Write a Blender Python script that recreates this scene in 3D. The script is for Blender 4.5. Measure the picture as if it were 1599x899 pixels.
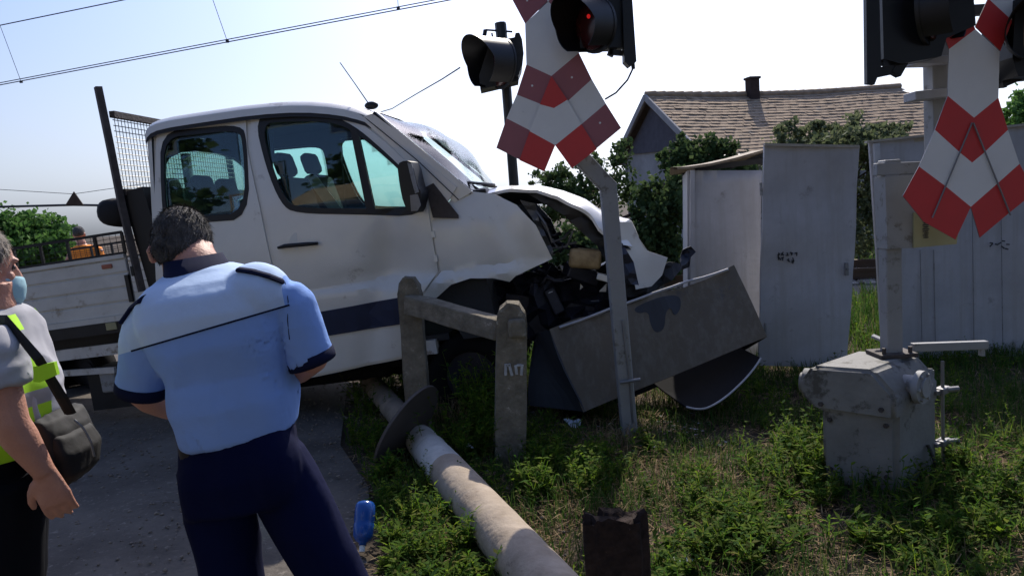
import bpy, bmesh, math, random
import numpy as np
from mathutils import Vector, Matrix
from mathutils.geometry import delaunay_2d_cdt
random.seed(7); rng = np.random.default_rng(7)
R = math.radians
for o in list(bpy.data.objects): bpy.data.objects.remove(o)
sc = bpy.context.scene
COL = sc.collection

# ------------------------------------------------------------------ camera
CAM = Vector((0, 0, 1.6)); PITCH = R(6.2); ROLL = R(4.0); FOC = 1155.0
_f = Vector((0, math.cos(PITCH), -math.sin(PITCH)))
_u0 = Vector((0, math.sin(PITCH), math.cos(PITCH))); _r0 = Vector((1, 0, 0))
CR = _r0*math.cos(ROLL) - _u0*math.sin(ROLL)
CU = _u0*math.cos(ROLL) + _r0*math.sin(ROLL)
cd = bpy.data.cameras.new('camera'); cam = bpy.data.objects.new('camera', cd); COL.objects.link(cam)
m = Matrix((CR, CU, -_f)).transposed().to_4x4(); m.translation = CAM
cam.matrix_world = m
cd.sensor_width = 36; cd.lens = FOC/1599*36; cd.clip_end = 3000; cd.clip_start = .05
sc.camera = cam
# ------------------------------------------------------------------ light
SUN_EL, SUN_AZ = R(42), R(14)
w = bpy.data.worlds.new('World'); sc.world = w; w.use_nodes = True
nt = w.node_tree; bg = nt.nodes['Background']
sky = nt.nodes.new('ShaderNodeTexSky'); sky.sky_type = 'NISHITA'; sky.sun_disc = False
sky.sun_elevation = SUN_EL; sky.sun_rotation = SUN_AZ
sky.air_density = 1.0; sky.dust_density = 2.4; sky.ozone_density = 3.0
tint = nt.nodes.new('ShaderNodeMixRGB'); tint.blend_type = 'MULTIPLY'; tint.inputs[0].default_value = 1; tint.inputs[2].default_value = (.87, .91, 1.10, 1)
nt.links.new(sky.outputs[0], tint.inputs[1])
# low haze is milky rather than yellow: same brightness, cooler colour, fading out with height
tcw = nt.nodes.new('ShaderNodeTexCoord'); sx = nt.nodes.new('ShaderNodeSeparateXYZ'); nt.links.new(tcw.outputs['Generated'], sx.inputs[0])
hz = nt.nodes.new('ShaderNodeMapRange'); hz.inputs['From Min'].default_value = .0; hz.inputs['From Max'].default_value = .30; hz.inputs['To Min'].default_value = .92; hz.inputs['To Max'].default_value = 0
nt.links.new(sx.outputs['Z'], hz.inputs['Value'])
bw = nt.nodes.new('ShaderNodeRGBToBW'); nt.links.new(tint.outputs[0], bw.inputs[0])
mk = nt.nodes.new('ShaderNodeMixRGB'); mk.blend_type = 'MULTIPLY'; mk.inputs[0].default_value = 1; mk.inputs[2].default_value = (.80, .88, 1.02, 1); nt.links.new(bw.outputs[0], mk.inputs[1])
mh = nt.nodes.new('ShaderNodeMixRGB'); nt.links.new(hz.outputs['Result'], mh.inputs[0]); nt.links.new(tint.outputs[0], mh.inputs[1]); nt.links.new(mk.outputs[0], mh.inputs[2])
nt.links.new(mh.outputs[0], bg.inputs[0]); bg.inputs[1].default_value = 0.15
sl = bpy.data.lights.new('sun', 'SUN'); sl.energy = 4.7; sl.angle = R(.5); sl.color = (1, .93, .82)
so = bpy.data.objects.new('sun', sl); COL.objects.link(so); so.location = (0, 0, 30)
sd = Vector((math.sin(SUN_AZ)*math.cos(SUN_EL), math.cos(SUN_AZ)*math.cos(SUN_EL), math.sin(SUN_EL)))
so.rotation_euler = sd.to_track_quat('Z', 'Y').to_euler()
vs = sc.view_settings; vs.view_transform = 'Standard'; vs.look = 'None'; vs.exposure = 0.17; vs.gamma = 1

# ------------------------------------------------------------------ placing
def ray(px, py): return _f + CR*((px-799.5)/FOC) + CU*((449.5-py)/FOC)
def at(px, py, Y):
    d = ray(px, py); return CAM + d*(Y/d.y)
def gr(px, py, z=0.0):
    d = ray(px, py); return CAM + d*((z-CAM.z)/d.z)

# ------------------------------------------------------------------ materials
def mat(name, col, rough=.7, metal=0.0, var=.25, scale=8, col2=None, bump=.0, bscale=60, spots=None, coat=0, trans=0, streak=None):
    m = bpy.data.materials.new(name); m.use_nodes = True
    nt = m.node_tree; N = nt.nodes; L = nt.links; p = N['Principled BSDF']
    tc = N.new('ShaderNodeTexCoord')
    n = N.new('ShaderNodeTexNoise'); n.inputs['Scale'].default_value = scale; n.inputs['Detail'].default_value = 8; n.inputs['Roughness'].default_value = .65
    L.new(tc.outputs['Object'], n.inputs['Vector'])
    r = N.new('ShaderNodeValToRGB'); r.color_ramp.elements[0].position = .3; r.color_ramp.elements[1].position = .7
    c2 = col2 or tuple(c*(1-var) for c in col)
    r.color_ramp.elements[0].color = (*c2, 1); r.color_ramp.elements[1].color = (*col, 1)
    L.new(n.outputs['Fac'], r.inputs['Fac']); out = r.outputs['Color']
    if spots:
        sc_, thr, scol = spots
        n2 = N.new('ShaderNodeTexNoise'); n2.inputs['Scale'].default_value = sc_; n2.inputs['Detail'].default_value = 6; n2.inputs['Roughness'].default_value = .7
        L.new(tc.outputs['Object'], n2.inputs['Vector'])
        rr = N.new('ShaderNodeValToRGB'); rr.color_ramp.elements[0].position = thr; rr.color_ramp.elements[1].position = thr+.08
        L.new(n2.outputs['Fac'], rr.inputs['Fac'])
        mx = N.new('ShaderNodeMixRGB'); L.new(rr.outputs['Color'], mx.inputs['Fac']); L.new(out, mx.inputs['Color1']); mx.inputs['Color2'].default_value = (*scol, 1)
        out = mx.outputs['Color']
    if streak:
        mp = N.new('ShaderNodeMapping'); mp.inputs['Scale'].default_value = (14, 14, .9); L.new(tc.outputs['Object'], mp.inputs['Vector'])
        n4 = N.new('ShaderNodeTexNoise'); n4.inputs['Scale'].default_value = 1.0; n4.inputs['Detail'].default_value = 9; n4.inputs['Roughness'].default_value = .7; L.new(mp.outputs[0], n4.inputs['Vector'])
        r4 = N.new('ShaderNodeValToRGB'); r4.color_ramp.elements[0].position = .47; r4.color_ramp.elements[1].position = .72; L.new(n4.outputs['Fac'], r4.inputs['Fac'])
        x4 = N.new('ShaderNodeMixRGB'); L.new(r4.outputs['Color'], x4.inputs['Fac']); L.new(out, x4.inputs['Color1']); x4.inputs['Color2'].default_value = (*streak, 1); out = x4.outputs['Color']
    L.new(out, p.inputs['Base Color'])
    if rough >= .85: p.inputs['Specular IOR Level'].default_value = .12
    p.inputs['Metallic'].default_value = metal
    mr = N.new('ShaderNodeMapRange'); mr.inputs['To Min'].default_value = max(0.03, rough-.1); mr.inputs['To Max'].default_value = min(1, rough+.12)
    L.new(n.outputs['Fac'], mr.inputs['Value']); L.new(mr.outputs['Result'], p.inputs['Roughness'])
    if coat: p.inputs['Coat Weight'].default_value = coat; p.inputs['Coat Roughness'].default_value = .12
    if bump:
        b = N.new('ShaderNodeBump'); b.inputs['Strength'].default_value = bump; b.inputs['Distance'].default_value = .01
        n3 = N.new('ShaderNodeTexNoise'); n3.inputs['Scale'].default_value = bscale; n3.inputs['Detail'].default_value = 6
        L.new(tc.outputs['Object'], n3.inputs['Vector']); L.new(n3.outputs['Fac'], b.inputs['Height']); L.new(b.outputs['Normal'], p.inputs['Normal'])
    return m
def leafmat(name, cols, trans=.45):
    m = bpy.data.materials.new(name); m.use_nodes = True
    nt = m.node_tree; N = nt.nodes; L = nt.links; p = N['Principled BSDF']; out = N['Material Output']
    g = N.new('ShaderNodeNewGeometry'); r = N.new('ShaderNodeValToRGB')
    cr = r.color_ramp
    while len(cr.elements) < len(cols): cr.elements.new(.5)
    for i, c in enumerate(cols): cr.elements[i].position = i/(len(cols)-1); cr.elements[i].color = (*c, 1)
    L.new(g.outputs['Random Per Island'], r.inputs['Fac']); L.new(r.outputs['Color'], p.inputs['Base Color'])
    p.inputs['Roughness'].default_value = .8; p.inputs['Specular IOR Level'].default_value = .15
    t = N.new('ShaderNodeBsdfTranslucent'); L.new(r.outputs['Color'], t.inputs['Color'])
    mx = N.new('ShaderNodeMixShader'); mx.inputs[0].default_value = trans
    L.new(p.outputs[0], mx.inputs[1]); L.new(t.outputs[0], mx.inputs[2]); L.new(mx.outputs[0], out.inputs['Surface'])
    return m
def glassmat(name, tint, refl=.12, crack=False, fr=.5):
    m = bpy.data.materials.new(name); m.use_nodes = True
    nt = m.node_tree; N = nt.nodes; L = nt.links; out = N['Material Output']; N.remove(N['Principled BSDF'])
    t = N.new('ShaderNodeBsdfTransparent'); t.inputs[0].default_value = (*tint, 1)
    g = N.new('ShaderNodeBsdfGlossy'); g.inputs['Roughness'].default_value = .02
    lw = N.new('ShaderNodeLayerWeight'); lw.inputs['Blend'].default_value = .35
    a = N.new('ShaderNodeMath'); a.operation = 'MULTIPLY_ADD'; a.inputs[1].default_value = fr; a.inputs[2].default_value = refl*.2
    L.new(lw.outputs['Fresnel'], a.inputs[0])
    mx = N.new('ShaderNodeMixShader'); L.new(a.outputs[0], mx.inputs[0]); L.new(t.outputs[0], mx.inputs[1]); L.new(g.outputs[0], mx.inputs[2])
    res = mx.outputs[0]
    if crack:
        tc = N.new('ShaderNodeTexCoord')
        v = N.new('ShaderNodeTexVoronoi'); v.feature = 'DISTANCE_TO_EDGE'; v.inputs['Scale'].default_value = 26
        nz = N.new('ShaderNodeTexNoise'); nz.inputs['Scale'].default_value = 9; nz.inputs['Detail'].default_value = 5
        ad = N.new('ShaderNodeMixRGB'); ad.inputs[0].default_value = .25
        L.new(tc.outputs['Object'], ad.inputs[1]); L.new(tc.outputs['Object'], nz.inputs['Vector']); L.new(nz.outputs['Color'], ad.inputs[2]); L.new(ad.outputs[0], v.inputs['Vector'])
        r = N.new('ShaderNodeValToRGB'); r.color_ramp.elements[0].color = (1, 1, 1, 1); r.color_ramp.elements[1].color = (0, 0, 0, 1); r.color_ramp.elements[1].position = .05
        L.new(v.outputs['Distance'], r.inputs['Fac'])
        v2 = N.new('ShaderNodeTexNoise'); v2.inputs['Scale'].default_value = 3.2; L.new(tc.outputs['Object'], v2.inputs['Vector'])
        r2 = N.new('ShaderNodeValToRGB'); r2.color_ramp.elements[0].position = .55; r2.color_ramp.elements[1].position = .68; L.new(v2.outputs['Fac'], r2.inputs['Fac'])
        mu = N.new('ShaderNodeMath'); mu.operation = 'MULTIPLY'; L.new(r.outputs['Color'], mu.inputs[0]); L.new(r2.outputs['Color'], mu.inputs[1])
        d = N.new('ShaderNodeBsdfDiffuse'); d.inputs[0].default_value = (.75, .85, .83, 1)
        tl = N.new('ShaderNodeBsdfTranslucent'); tl.inputs[0].default_value = (.75, .88, .85, 1)
        mm = N.new('ShaderNodeMixShader'); mm.inputs[0].default_value = .5; L.new(d.outputs[0], mm.inputs[1]); L.new(tl.outputs[0], mm.inputs[2])
        m2 = N.new('ShaderNodeMixShader'); L.new(mu.outputs[0], m2.inputs[0]); L.new(res, m2.inputs[1]); L.new(mm.outputs[0], m2.inputs[2])
        b = N.new('ShaderNodeBump'); b.inputs['Strength'].default_value = .08; b.inputs['Distance'].default_value = .01
        L.new(v.outputs['Distance'], b.inputs['Height']); L.new(b.outputs['Normal'], g.inputs['Normal'])
        res = m2.outputs[0]
    L.new(res, out.inputs['Surface'])
    return m
M = {}
M['paint'] = mat('white_vehicle_paint', (.74, .72, .67), .32, var=.1, scale=2.5, spots=(3.5, .60, (.46, .43, .39)), coat=.5)
M['paintdirty'] = mat('dirty_white_paint', (.62, .60, .57), .45, var=.25, scale=5, spots=(7, .55, (.25, .21, .17)))
M['bedpaint'] = mat('bed_white_paint', (.62, .61, .57), .5, var=.2, scale=4, spots=(5, .58, (.36, .32, .26)))
M['shadeblack'] = mat('shade_black_metal', (.018, .018, .02), .95)  # near-black colour stands in for shade under the truck and tipped cabinet
M['navy'] = mat('navy_moulding', (.016, .024, .065), .7, var=.3)
M['black'] = mat('black_plastic', (.006, .006, .008), .5, var=.4)
M['blackmet'] = mat('black_metal', (.02, .021, .025), .4, .3, var=.4)
M['dark'] = mat('dark_trim', (.035, .036, .04), .8, var=.3)
M['seat'] = mat('dark_seat_fabric', (.03, .032, .038), .9, var=.3)
M['seattan'] = mat('pale_seat_panel', (.45, .42, .36), .8)
M['glass'] = glassmat('green_tinted_glass', (.78, .93, .905))
M['wglass'] = glassmat('cracked_windscreen_glass', (.80, .93, .91), .5, True, .75)
M['rubber'] = mat('tyre_rubber', (.010, .010, .010), .95)
M['steel'] = mat('grey_steel', (.25, .25, .26), .5, .6, var=.3)
M['rustmet'] = mat('rusty_dark_metal', (.10, .085, .08), .75, .3, col2=(.045, .035, .03), scale=12, bump=.4)
M['greymet'] = mat('galvanised_grey_paint', (.30, .30, .30), .65, .0, var=.2, scale=5, spots=(9, .56, (.15, .14, .125)), bump=.1, bscale=20)
M['cabpaint'] = mat('weathered_grey_cabinet_paint', (.46, .46, .49), .6, .05, var=.28, scale=2.6, spots=(5.5, .60, (.27, .265, .265)), bump=.2, bscale=6, streak=(.345, .335, .335))
M['brownmet'] = mat('muddy_cabinet_sheet', (.115, .092, .062), .6, .1, var=.2, scale=3, spots=(3, .60, (.07, .065, .06)), bump=.35, bscale=9, streak=(.15, .13, .10))
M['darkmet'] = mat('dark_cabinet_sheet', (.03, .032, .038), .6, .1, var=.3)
M['machine'] = mat('stained_cast_metal', (.235, .23, .215), .75, .0, var=.3, scale=4, col2=(.15, .145, .135), spots=(7, .54, (.075, .07, .06)), bump=.35, bscale=30)
M['concrete'] = mat('weathered_concrete', (.27, .235, .18), .95, var=.4, scale=10, col2=(.12, .105, .08), spots=(20, .62, (.42, .39, .33)), bump=1.0, bscale=45)
M['pipec'] = mat('pale_fallen_column', (.46, .38, .30), .9, var=.3, scale=7, col2=(.30, .24, .18), bump=.7, bscale=22, spots=(9, .63, (.18, .14, .11)))
M['pipew'] = mat('white_painted_column', (.60, .57, .52), .8, var=.3, scale=9, spots=(16, .64, (.05, .05, .05)), bump=.5, bscale=25)
M['red'] = mat('sign_red', (.62, .04, .04), .45, var=.12, scale=4)
M['fred'] = mat('sign_red_faded', (.36, .12, .14), .5, var=.15, scale=4)
M['swhite'] = mat('sign_white', (.78, .78, .77), .45, var=.1, scale=3, spots=(7, .68, (.35, .34, .33)))
M['tile'] = mat('roof_tile', (.46, .34, .23), .9, var=.45, scale=5, col2=(.26, .185, .125), bump=.6, bscale=12, spots=(2.2, .60, (.30, .25, .20)))
M['plaster'] = mat('old_plaster', (.38, .37, .37), .95, var=.3, scale=2)
M['gable'] = mat('grey_gable_boards', (.115, .11, .13), .9, var=.3, scale=5)
M['wood'] = mat('old_wood', (.09, .065, .05), .9, var=.4, scale=5)
M['brick'] = mat('chimney_brick', (.07, .05, .045), .9, var=.4)
M['wire'] = mat('wire', (.05, .05, .06), .6, .5)
M['skin'] = mat('skin', (.52, .27, .19), .55, var=.12, scale=9, col2=(.44, .20, .14), bump=.25, bscale=150)
M['hair'] = mat('greying_dark_hair', (.115, .105, .10), .8, var=.8, scale=45, col2=(.012, .011, .011), bump=1.0, bscale=140)
M['shirt'] = mat('blue_uniform_cotton', (.25, .41, .82), .85, var=.1, scale=3, bump=.8, bscale=9)
M['yoke'] = mat('pale_blue_uniform_cotton', (.52, .66, .88), .85, var=.1, scale=3, bump=.7, bscale=9)
M['cuff'] = mat('navy_knit', (.008, .012, .04), .9)
M['pants'] = mat('navy_trousers', (.003, .006, .038), .95, var=.3, scale=3, bump=.5, bscale=8)
M['bpants'] = mat('black_trousers', (.006, .007, .011), .95, var=.3, scale=3, bump=.4, bscale=8)
M['tee'] = mat('grey_tshirt', (.42, .42, .45), .9, var=.12, scale=5, bump=.3, bscale=8)
M['neon'] = mat('neon_yellow_vest', (.45, .85, .02), .7, var=.1)
M['refl'] = mat('reflective_band', (.35, .36, .37), .4)
M['bag'] = mat('black_nylon', (.007, .007, .008), .8, var=.3, bump=.5, bscale=12)
M['orange'] = mat('orange_vest', (1, .30, .03), .8, var=.1)
M['bottle'] = mat('blue_plastic', (.012, .08, .34), .2, var=.2)
M['paper'] = mat('white_litter', (.6, .65, .75), .7, var=.1)
M['pinklit'] = mat('reddish_litter', (.45, .16, .10), .8, var=.4)
M['tan'] = mat('stained_tan_plastic', (.45, .33, .17), .5, var=.5, scale=10, col2=(.2, .13, .06))
M['eng'] = mat('oily_engine_parts', (.03, .032, .05), .45, .4, var=.6, scale=14)
M['yellow'] = mat('yellow_plate', (.33, .31, .17), .6, var=.1)
M['ink'] = mat('faded_black_ink', (.05, .05, .055), .8)
M['stone'] = mat('ballast_stone', (.27, .23, .19), .95, var=.5, scale=6, bump=.4)
M['sleeper'] = mat('concrete_sleeper', (.26, .24, .22), .9)
M['rail'] = mat('rail_steel', (.12, .075, .05), .5, .5)
M['leafg'] = leafmat('weed_leaves', [(.03, .085, .012), (.06, .14, .015), (.17, .25, .02), (.05, .11, .012), (.17, .17, .04)], .6)
M['grass'] = leafmat('grass_blades', [(.03, .08, .012), (.05, .12, .018), (.10, .13, .035), (.035, .09, .014), (.15, .13, .055)], .45)
M['dry'] = leafmat('dry_straw', [(.30, .21, .11), (.16, .10, .055), (.42, .31, .17)], .3)
M['tleaf'] = leafmat('tree_leaves', [(.035, .065, .022), (.06, .10, .035), (.09, .13, .05)], .35)
M['tleaf2'] = leafmat('grey_green_leaves', [(.09, .12, .055), (.13, .16, .08), (.17, .19, .10)], .35)
M['tleaf3'] = leafmat('bright_tree_leaves', [(.06, .14, .03), (.09, .19, .045), (.12, .22, .06)], .4)
M['bark'] = mat('bark', (.10, .075, .055), .95, var=.4, bump=.8)
def lampmat(name, col, st, back=(.1, 0, 0)):
    m = mat(name, back, .2); p = m.node_tree.nodes['Principled BSDF']
    p.inputs['Emission Color'].default_value = (*col, 1); p.inputs['Emission Strength'].default_value = st
    return m
M['redlit'] = lampmat('lit_red_lens', (1, .02, .02), .35)
M['lens'] = mat('dark_red_lens', (.05, .008, .008), .15)

# ------------------------------------------------------------------ builders
WM = {}
def tag(o, label=None, cat=None, group=None, kind=None):
    for k, v in (('label', label), ('category', cat), ('group', group), ('kind', kind)):
        if v: o[k] = v
    return o
def root(name, loc, label, cat, group=None, mw=None):
    o = bpy.data.objects.new(name, None); COL.objects.link(o); o.empty_display_size = .2
    mw = mw or Matrix.Translation(Vector(loc)); o.matrix_world = mw; WM[o.name] = mw.copy()
    return tag(o, label, cat, group)
def link(name, me, mats, parent=None, origin=None):
    o = bpy.data.objects.new(name, me)
    for m_ in mats: me.materials.append(m_)
    COL.objects.link(o)
    if parent is not None:
        mw = WM[parent.name]; me.transform(mw.inverted()); o.parent = parent; WM[o.name] = mw
    else:
        L = Vector(origin) if origin is not None else Vector((0, 0, 0))
        me.transform(Matrix.Translation(-L)); o.location = L; WM[o.name] = Matrix.Translation(L)
    return o
def npmesh(name, V, F):
    """V (n,3) array, F (m,k) int array with constant k"""
    me = bpy.data.meshes.new(name); n, k = F.shape
    me.vertices.add(len(V)); me.vertices.foreach_set('co', np.asarray(V, dtype=np.float32).ravel())
    me.loops.add(n*k); me.loops.foreach_set('vertex_index', F.astype(np.int32).ravel())
    me.polygons.add(n); me.polygons.foreach_set('loop_start', np.arange(n, dtype=np.int32)*k)
    me.update(calc_edges=True); me.validate()
    return me
def split_loose(o, name, mats, parent):
    # one object per connected piece
    bm = bmesh.new(); bm.from_mesh(o.data); bm.verts.ensure_lookup_table(); seen = set(); groups = []
    for v in bm.verts:
        if v.index in seen: continue
        st = [v]; seen.add(v.index); g = []
        while st:
            q = st.pop(); g.append(q.index)
            for e in q.link_edges:
                r_ = e.other_vert(q)
                if r_.index not in seen: seen.add(r_.index); st.append(r_)
        groups.append(set(g))
    bm.free()
    if len(groups) < 2: return o
    first = None
    for g in groups[1:]+[groups[0]]:
        b2 = bmesh.new(); b2.from_mesh(o.data); b2.verts.ensure_lookup_table()
        bmesh.ops.delete(b2, geom=[v for v in b2.verts if v.index not in g], context='VERTS')
        if g is groups[0]: b2.to_mesh(o.data); b2.free(); continue
        me = bpy.data.meshes.new(name); b2.to_mesh(me); b2.free()
        for m_ in mats: me.materials.append(m_) if len(me.materials) < len(mats) else None
        n = bpy.data.objects.new(name, me); COL.objects.link(n); n.parent = parent; WM[n.name] = WM[o.name]
    return o
SPLIT = {'headboard_post', 'sill', 'hose', 'clamp', 'chassis_nose', 'bracket', 'wiper', 'mirror_arm', 'side_guard', 'support_arm', 'inner_rail', 'post', 'bent_bracket', 'stiffening_rod', 'rivet', 'headrest_stay', 'cable_strap', 'latch', 'lit_lamp', 'bargeboard', 'gutter', 'eye', 'bell_arm', 'seam', 'cable', 'contact_wire', 'crash_part', 'sign_plate'}
class MB:
    def __init__(s): s.v = []; s.f = []; s.m = []
    def add(s, vs, fs, mi=0):
        b = len(s.v); s.v += [Vector(v) for v in vs]; s.f += [tuple(b+i for i in f) for f in fs]; s.m += [mi]*len(fs)
    def box(s, c, size, rot=None, mi=0, bev=0.0, taper=1.0):
        bm = bmesh.new(); bmesh.ops.create_cube(bm, size=1)
        for v in bm.verts:
            t = taper if v.co.z > 0 else 1
            v.co = Vector((v.co.x*size[0]*t, v.co.y*size[1]*t, v.co.z*size[2]))
        if bev: bmesh.ops.bevel(bm, geom=list(bm.edges), offset=bev, segments=2, affect='EDGES', profile=.5)
        rm = rot or Matrix.Identity(3)
        c = Vector(c); bm.verts.ensure_lookup_table()
        s.add([rm @ v.co + c for v in bm.verts], [[v.index for v in f.verts] for f in bm.faces], mi); bm.free()
    def tube(s, pts, r, n=8, mi=0, cap=True, flat=1.0):
        pts = [Vector(p) for p in pts]; rs = r if isinstance(r, (list, tuple)) else [r]*len(pts)
        up = None; rings = []
        for i, p in enumerate(pts):
            t = (pts[min(i+1, len(pts)-1)] - pts[max(i-1, 0)]).normalized()
            if up is None:
                up = Vector((0, 0, 1)) if abs(t.z) < .9 else Vector((0, 1, 0))
            a = t.cross(up).normalized(); b = a.cross(t).normalized(); up = b
            rings.append([p + (a*math.cos(2*math.pi*k/n) + b*math.sin(2*math.pi*k/n)*flat)*rs[i] for k in range(n)])
        vs = [v for rg in rings for v in rg]; fs = []
        for i in range(len(pts)-1):
            for k in range(n):
                fs.append((i*n+k, i*n+(k+1) % n, (i+1)*n+(k+1) % n, (i+1)*n+k))
        if cap: fs.append(tuple(range(n-1, -1, -1))); fs.append(tuple((len(pts)-1)*n+k for k in range(n)))
        s.add(vs, fs, mi)
    def bar(s, a, b, wd, ht, up=(0, 0, 1), mi=0, bev=0):
        a = Vector(a); b = Vector(b); t = (b-a); L = t.length; t.normalize()
        up = Vector(up); x = t.cross(up).normalized(); z = x.cross(t).normalized()
        s.box((a+b)/2, (wd, L, ht), Matrix((x, t, z)).transposed(), mi, bev)
    def prism(s, pts, off, mi=0, mi2=None):
        """closed polygon of 3D points, extruded by vector off"""
        off = Vector(off); n = len(pts); P = [Vector(p) for p in pts]
        s.add(P, [tuple(range(n))], mi); s.add([p+off for p in P], [tuple(range(n-1, -1, -1))], mi if mi2 is None else mi2)
        for i in range(n):
            j = (i+1) % n; s.add([P[i], P[j], P[j]+off, P[i]+off], [(0, 3, 2, 1)], mi if mi2 is None else mi2)
    def sheet(s, outline, holes, step, fn, thick, mi=0, mi2=None, jit=0.0):
        """2D outline (u,v) with holes, triangulated, mapped by fn(u,v)->3D, thickened by vector thick"""
        def dens(poly):
            out = []
            for i in range(len(poly)):
                a = Vector(poly[i]).to_2d() if len(poly[i]) > 2 else Vector(poly[i]); b = Vector(poly[(i+1) % len(poly)])
                n = max(1, int((b-a).length/step))
                for k in range(n): out.append(a.lerp(b, k/n))
            return out
        polys = [dens(outline)] + [dens(h) for h in holes]
        vs = []; es = []
        for p in polys:
            b = len(vs); vs += p; es += [(b+i, b+(i+1) % len(p)) for i in range(len(p))]
        def inside(x, y, p):
            c = False; j = len(p)-1
            for i in range(len(p)):
                if (p[i].y > y) != (p[j].y > y) and x < (p[j].x-p[i].x)*(y-p[i].y)/(p[j].y-p[i].y)+p[i].x: c = not c
                j = i
            return c
        ok = lambda x, y: inside(x, y, polys[0]) and not any(inside(x, y, h) for h in polys[1:])
        xs = [p.x for p in polys[0]]; ys = [p.y for p in polys[0]]
        x = min(xs)+step/2
        while x < max(xs):
            y = min(ys)+step/2
            while y < max(ys):
                q = (x+random.uniform(-jit, jit)*step, y+random.uniform(-jit, jit)*step)
                if ok(*q): vs.append(Vector(q))
                y += step
            x += step
        V, E, F, *_ = delaunay_2d_cdt(vs, es, [], 0, 1e-6)
        F = [f for f in F if ok(sum(V[i].x for i in f)/3, sum(V[i].y for i in f)/3)]
        n = len(V); P = [Vector(fn(p.x, p.y)) for p in V]; th = Vector(thick)
        cnt = {}
        for f in F:
            for k in range(3):
                e = (f[k], f[(k+1) % 3]); cnt[e] = 1
        base = len(s.v); s.v += P + [p+th for p in P]
        for f in F: s.f.append(tuple(base+i for i in f)); s.m.append(mi)
        for f in F: s.f.append(tuple(base+n+i for i in reversed(f))); s.m.append(mi if mi2 is None else mi2)
        for (a, b) in cnt:
            if (b, a) not in cnt: s.f.append((base+b, base+a, base+n+a, base+n+b)); s.m.append(mi)
    def build(s, name, mats, parent=None, origin=None, smooth=False, sharp=None):
        if not isinstance(mats, (list, tuple)): mats = [mats]
        me = bpy.data.meshes.new(name); me.from_pydata([tuple(v) for v in s.v], [], s.f)
        me.polygons.foreach_set('material_index', s.m); me.update()
        bm = bmesh.new(); bm.from_mesh(me); bmesh.ops.remove_doubles(bm, verts=bm.verts, dist=1e-5)
        bmesh.ops.recalc_face_normals(bm, faces=bm.faces); bm.to_mesh(me); bm.free()
        if smooth or sharp: me.polygons.foreach_set('use_smooth', [True]*len(me.polygons))
        if sharp:
            try: me.set_sharp_from_angle(angle=R(sharp))
            except Exception: pass
        o = link(name, me, mats, parent, origin)
        if name in SPLIT and parent is not None: split_loose(o, name, mats, parent)
        return o
def chaikin(p, it=2, closed=True):
    p = [Vector(q) for q in p]
    for _ in range(it):
        q = []; n = len(p)
        for i in range(n if closed else n-1):
            a = p[i]; b = p[(i+1) % n]; q += [a.lerp(b, .25), a.lerp(b, .75)]
        p = q
    return p
def remesh(mb, voxel, smooth=6, dispf=None):
    """voxel-unite overlapping closed shells into one continuous skin"""
    me = bpy.data.meshes.new('tmp'); me.from_pydata([tuple(v) for v in mb.v], [], mb.f)
    bm = bmesh.new(); bm.from_mesh(me); bmesh.ops.recalc_face_normals(bm, faces=bm.faces); bm.to_mesh(me); bm.free()
    o = bpy.data.objects.new('tmp', me); COL.objects.link(o)
    md = o.modifiers.new('r', 'REMESH'); md.mode = 'VOXEL'; md.voxel_size = voxel
    if smooth: s_ = o.modifiers.new('s', 'SMOOTH'); s_.iterations = smooth; s_.factor = .6
    dg = bpy.context.evaluated_depsgraph_get(); dg.update()
    out = bpy.data.meshes.new_from_object(o.evaluated_get(dg))
    bpy.data.objects.remove(o)
    if dispf:
        n = len(out.vertices)
        for v in out.vertices: v.co = v.co + v.normal*dispf(v.co)
    out.polygons.foreach_set('use_smooth', [True]*len(out.polygons)); out.materials.clear()
    return out
def ellip(mb, c, r, rot=None, n=16, mi=0):
    bm = bmesh.new(); bmesh.ops.create_uvsphere(bm, u_segments=n, v_segments=n//2+2, radius=1)
    rm = rot or Matrix.Identity(3); c = Vector(c)
    vs = [rm @ Vector((v.co.x*r[0], v.co.y*r[1], v.co.z*r[2])) + c for v in bm.verts]; bm.verts.index_update()
    mb.add(vs, [[v.index for v in f.verts] for f in bm.faces], mi); bm.free()
def loft(mb, secs, n=20, mi=0, power=2.3):
    """secs: (center, X vec, Y vec) half-axes; superellipse rings, capped"""
    vs = []
    for c, X, Y in secs:
        for k in range(n):
            t = 2*math.pi*k/n; ct, st = math.cos(t), math.sin(t)
            a = math.copysign(abs(ct)**(2/power), ct); b = math.copysign(abs(st)**(2/power), st)
            vs.append(Vector(c)+Vector(X)*a+Vector(Y)*b)
    fs = []
    for i in range(len(secs)-1):
        for k in range(n): fs.append((i*n+k, i*n+(k+1) % n, (i+1)*n+(k+1) % n, (i+1)*n+k))
    fs.append(tuple(range(n-1, -1, -1))); fs.append(tuple((len(secs)-1)*n+k for k in range(n)))
    mb.add(vs, fs, mi)
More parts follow.
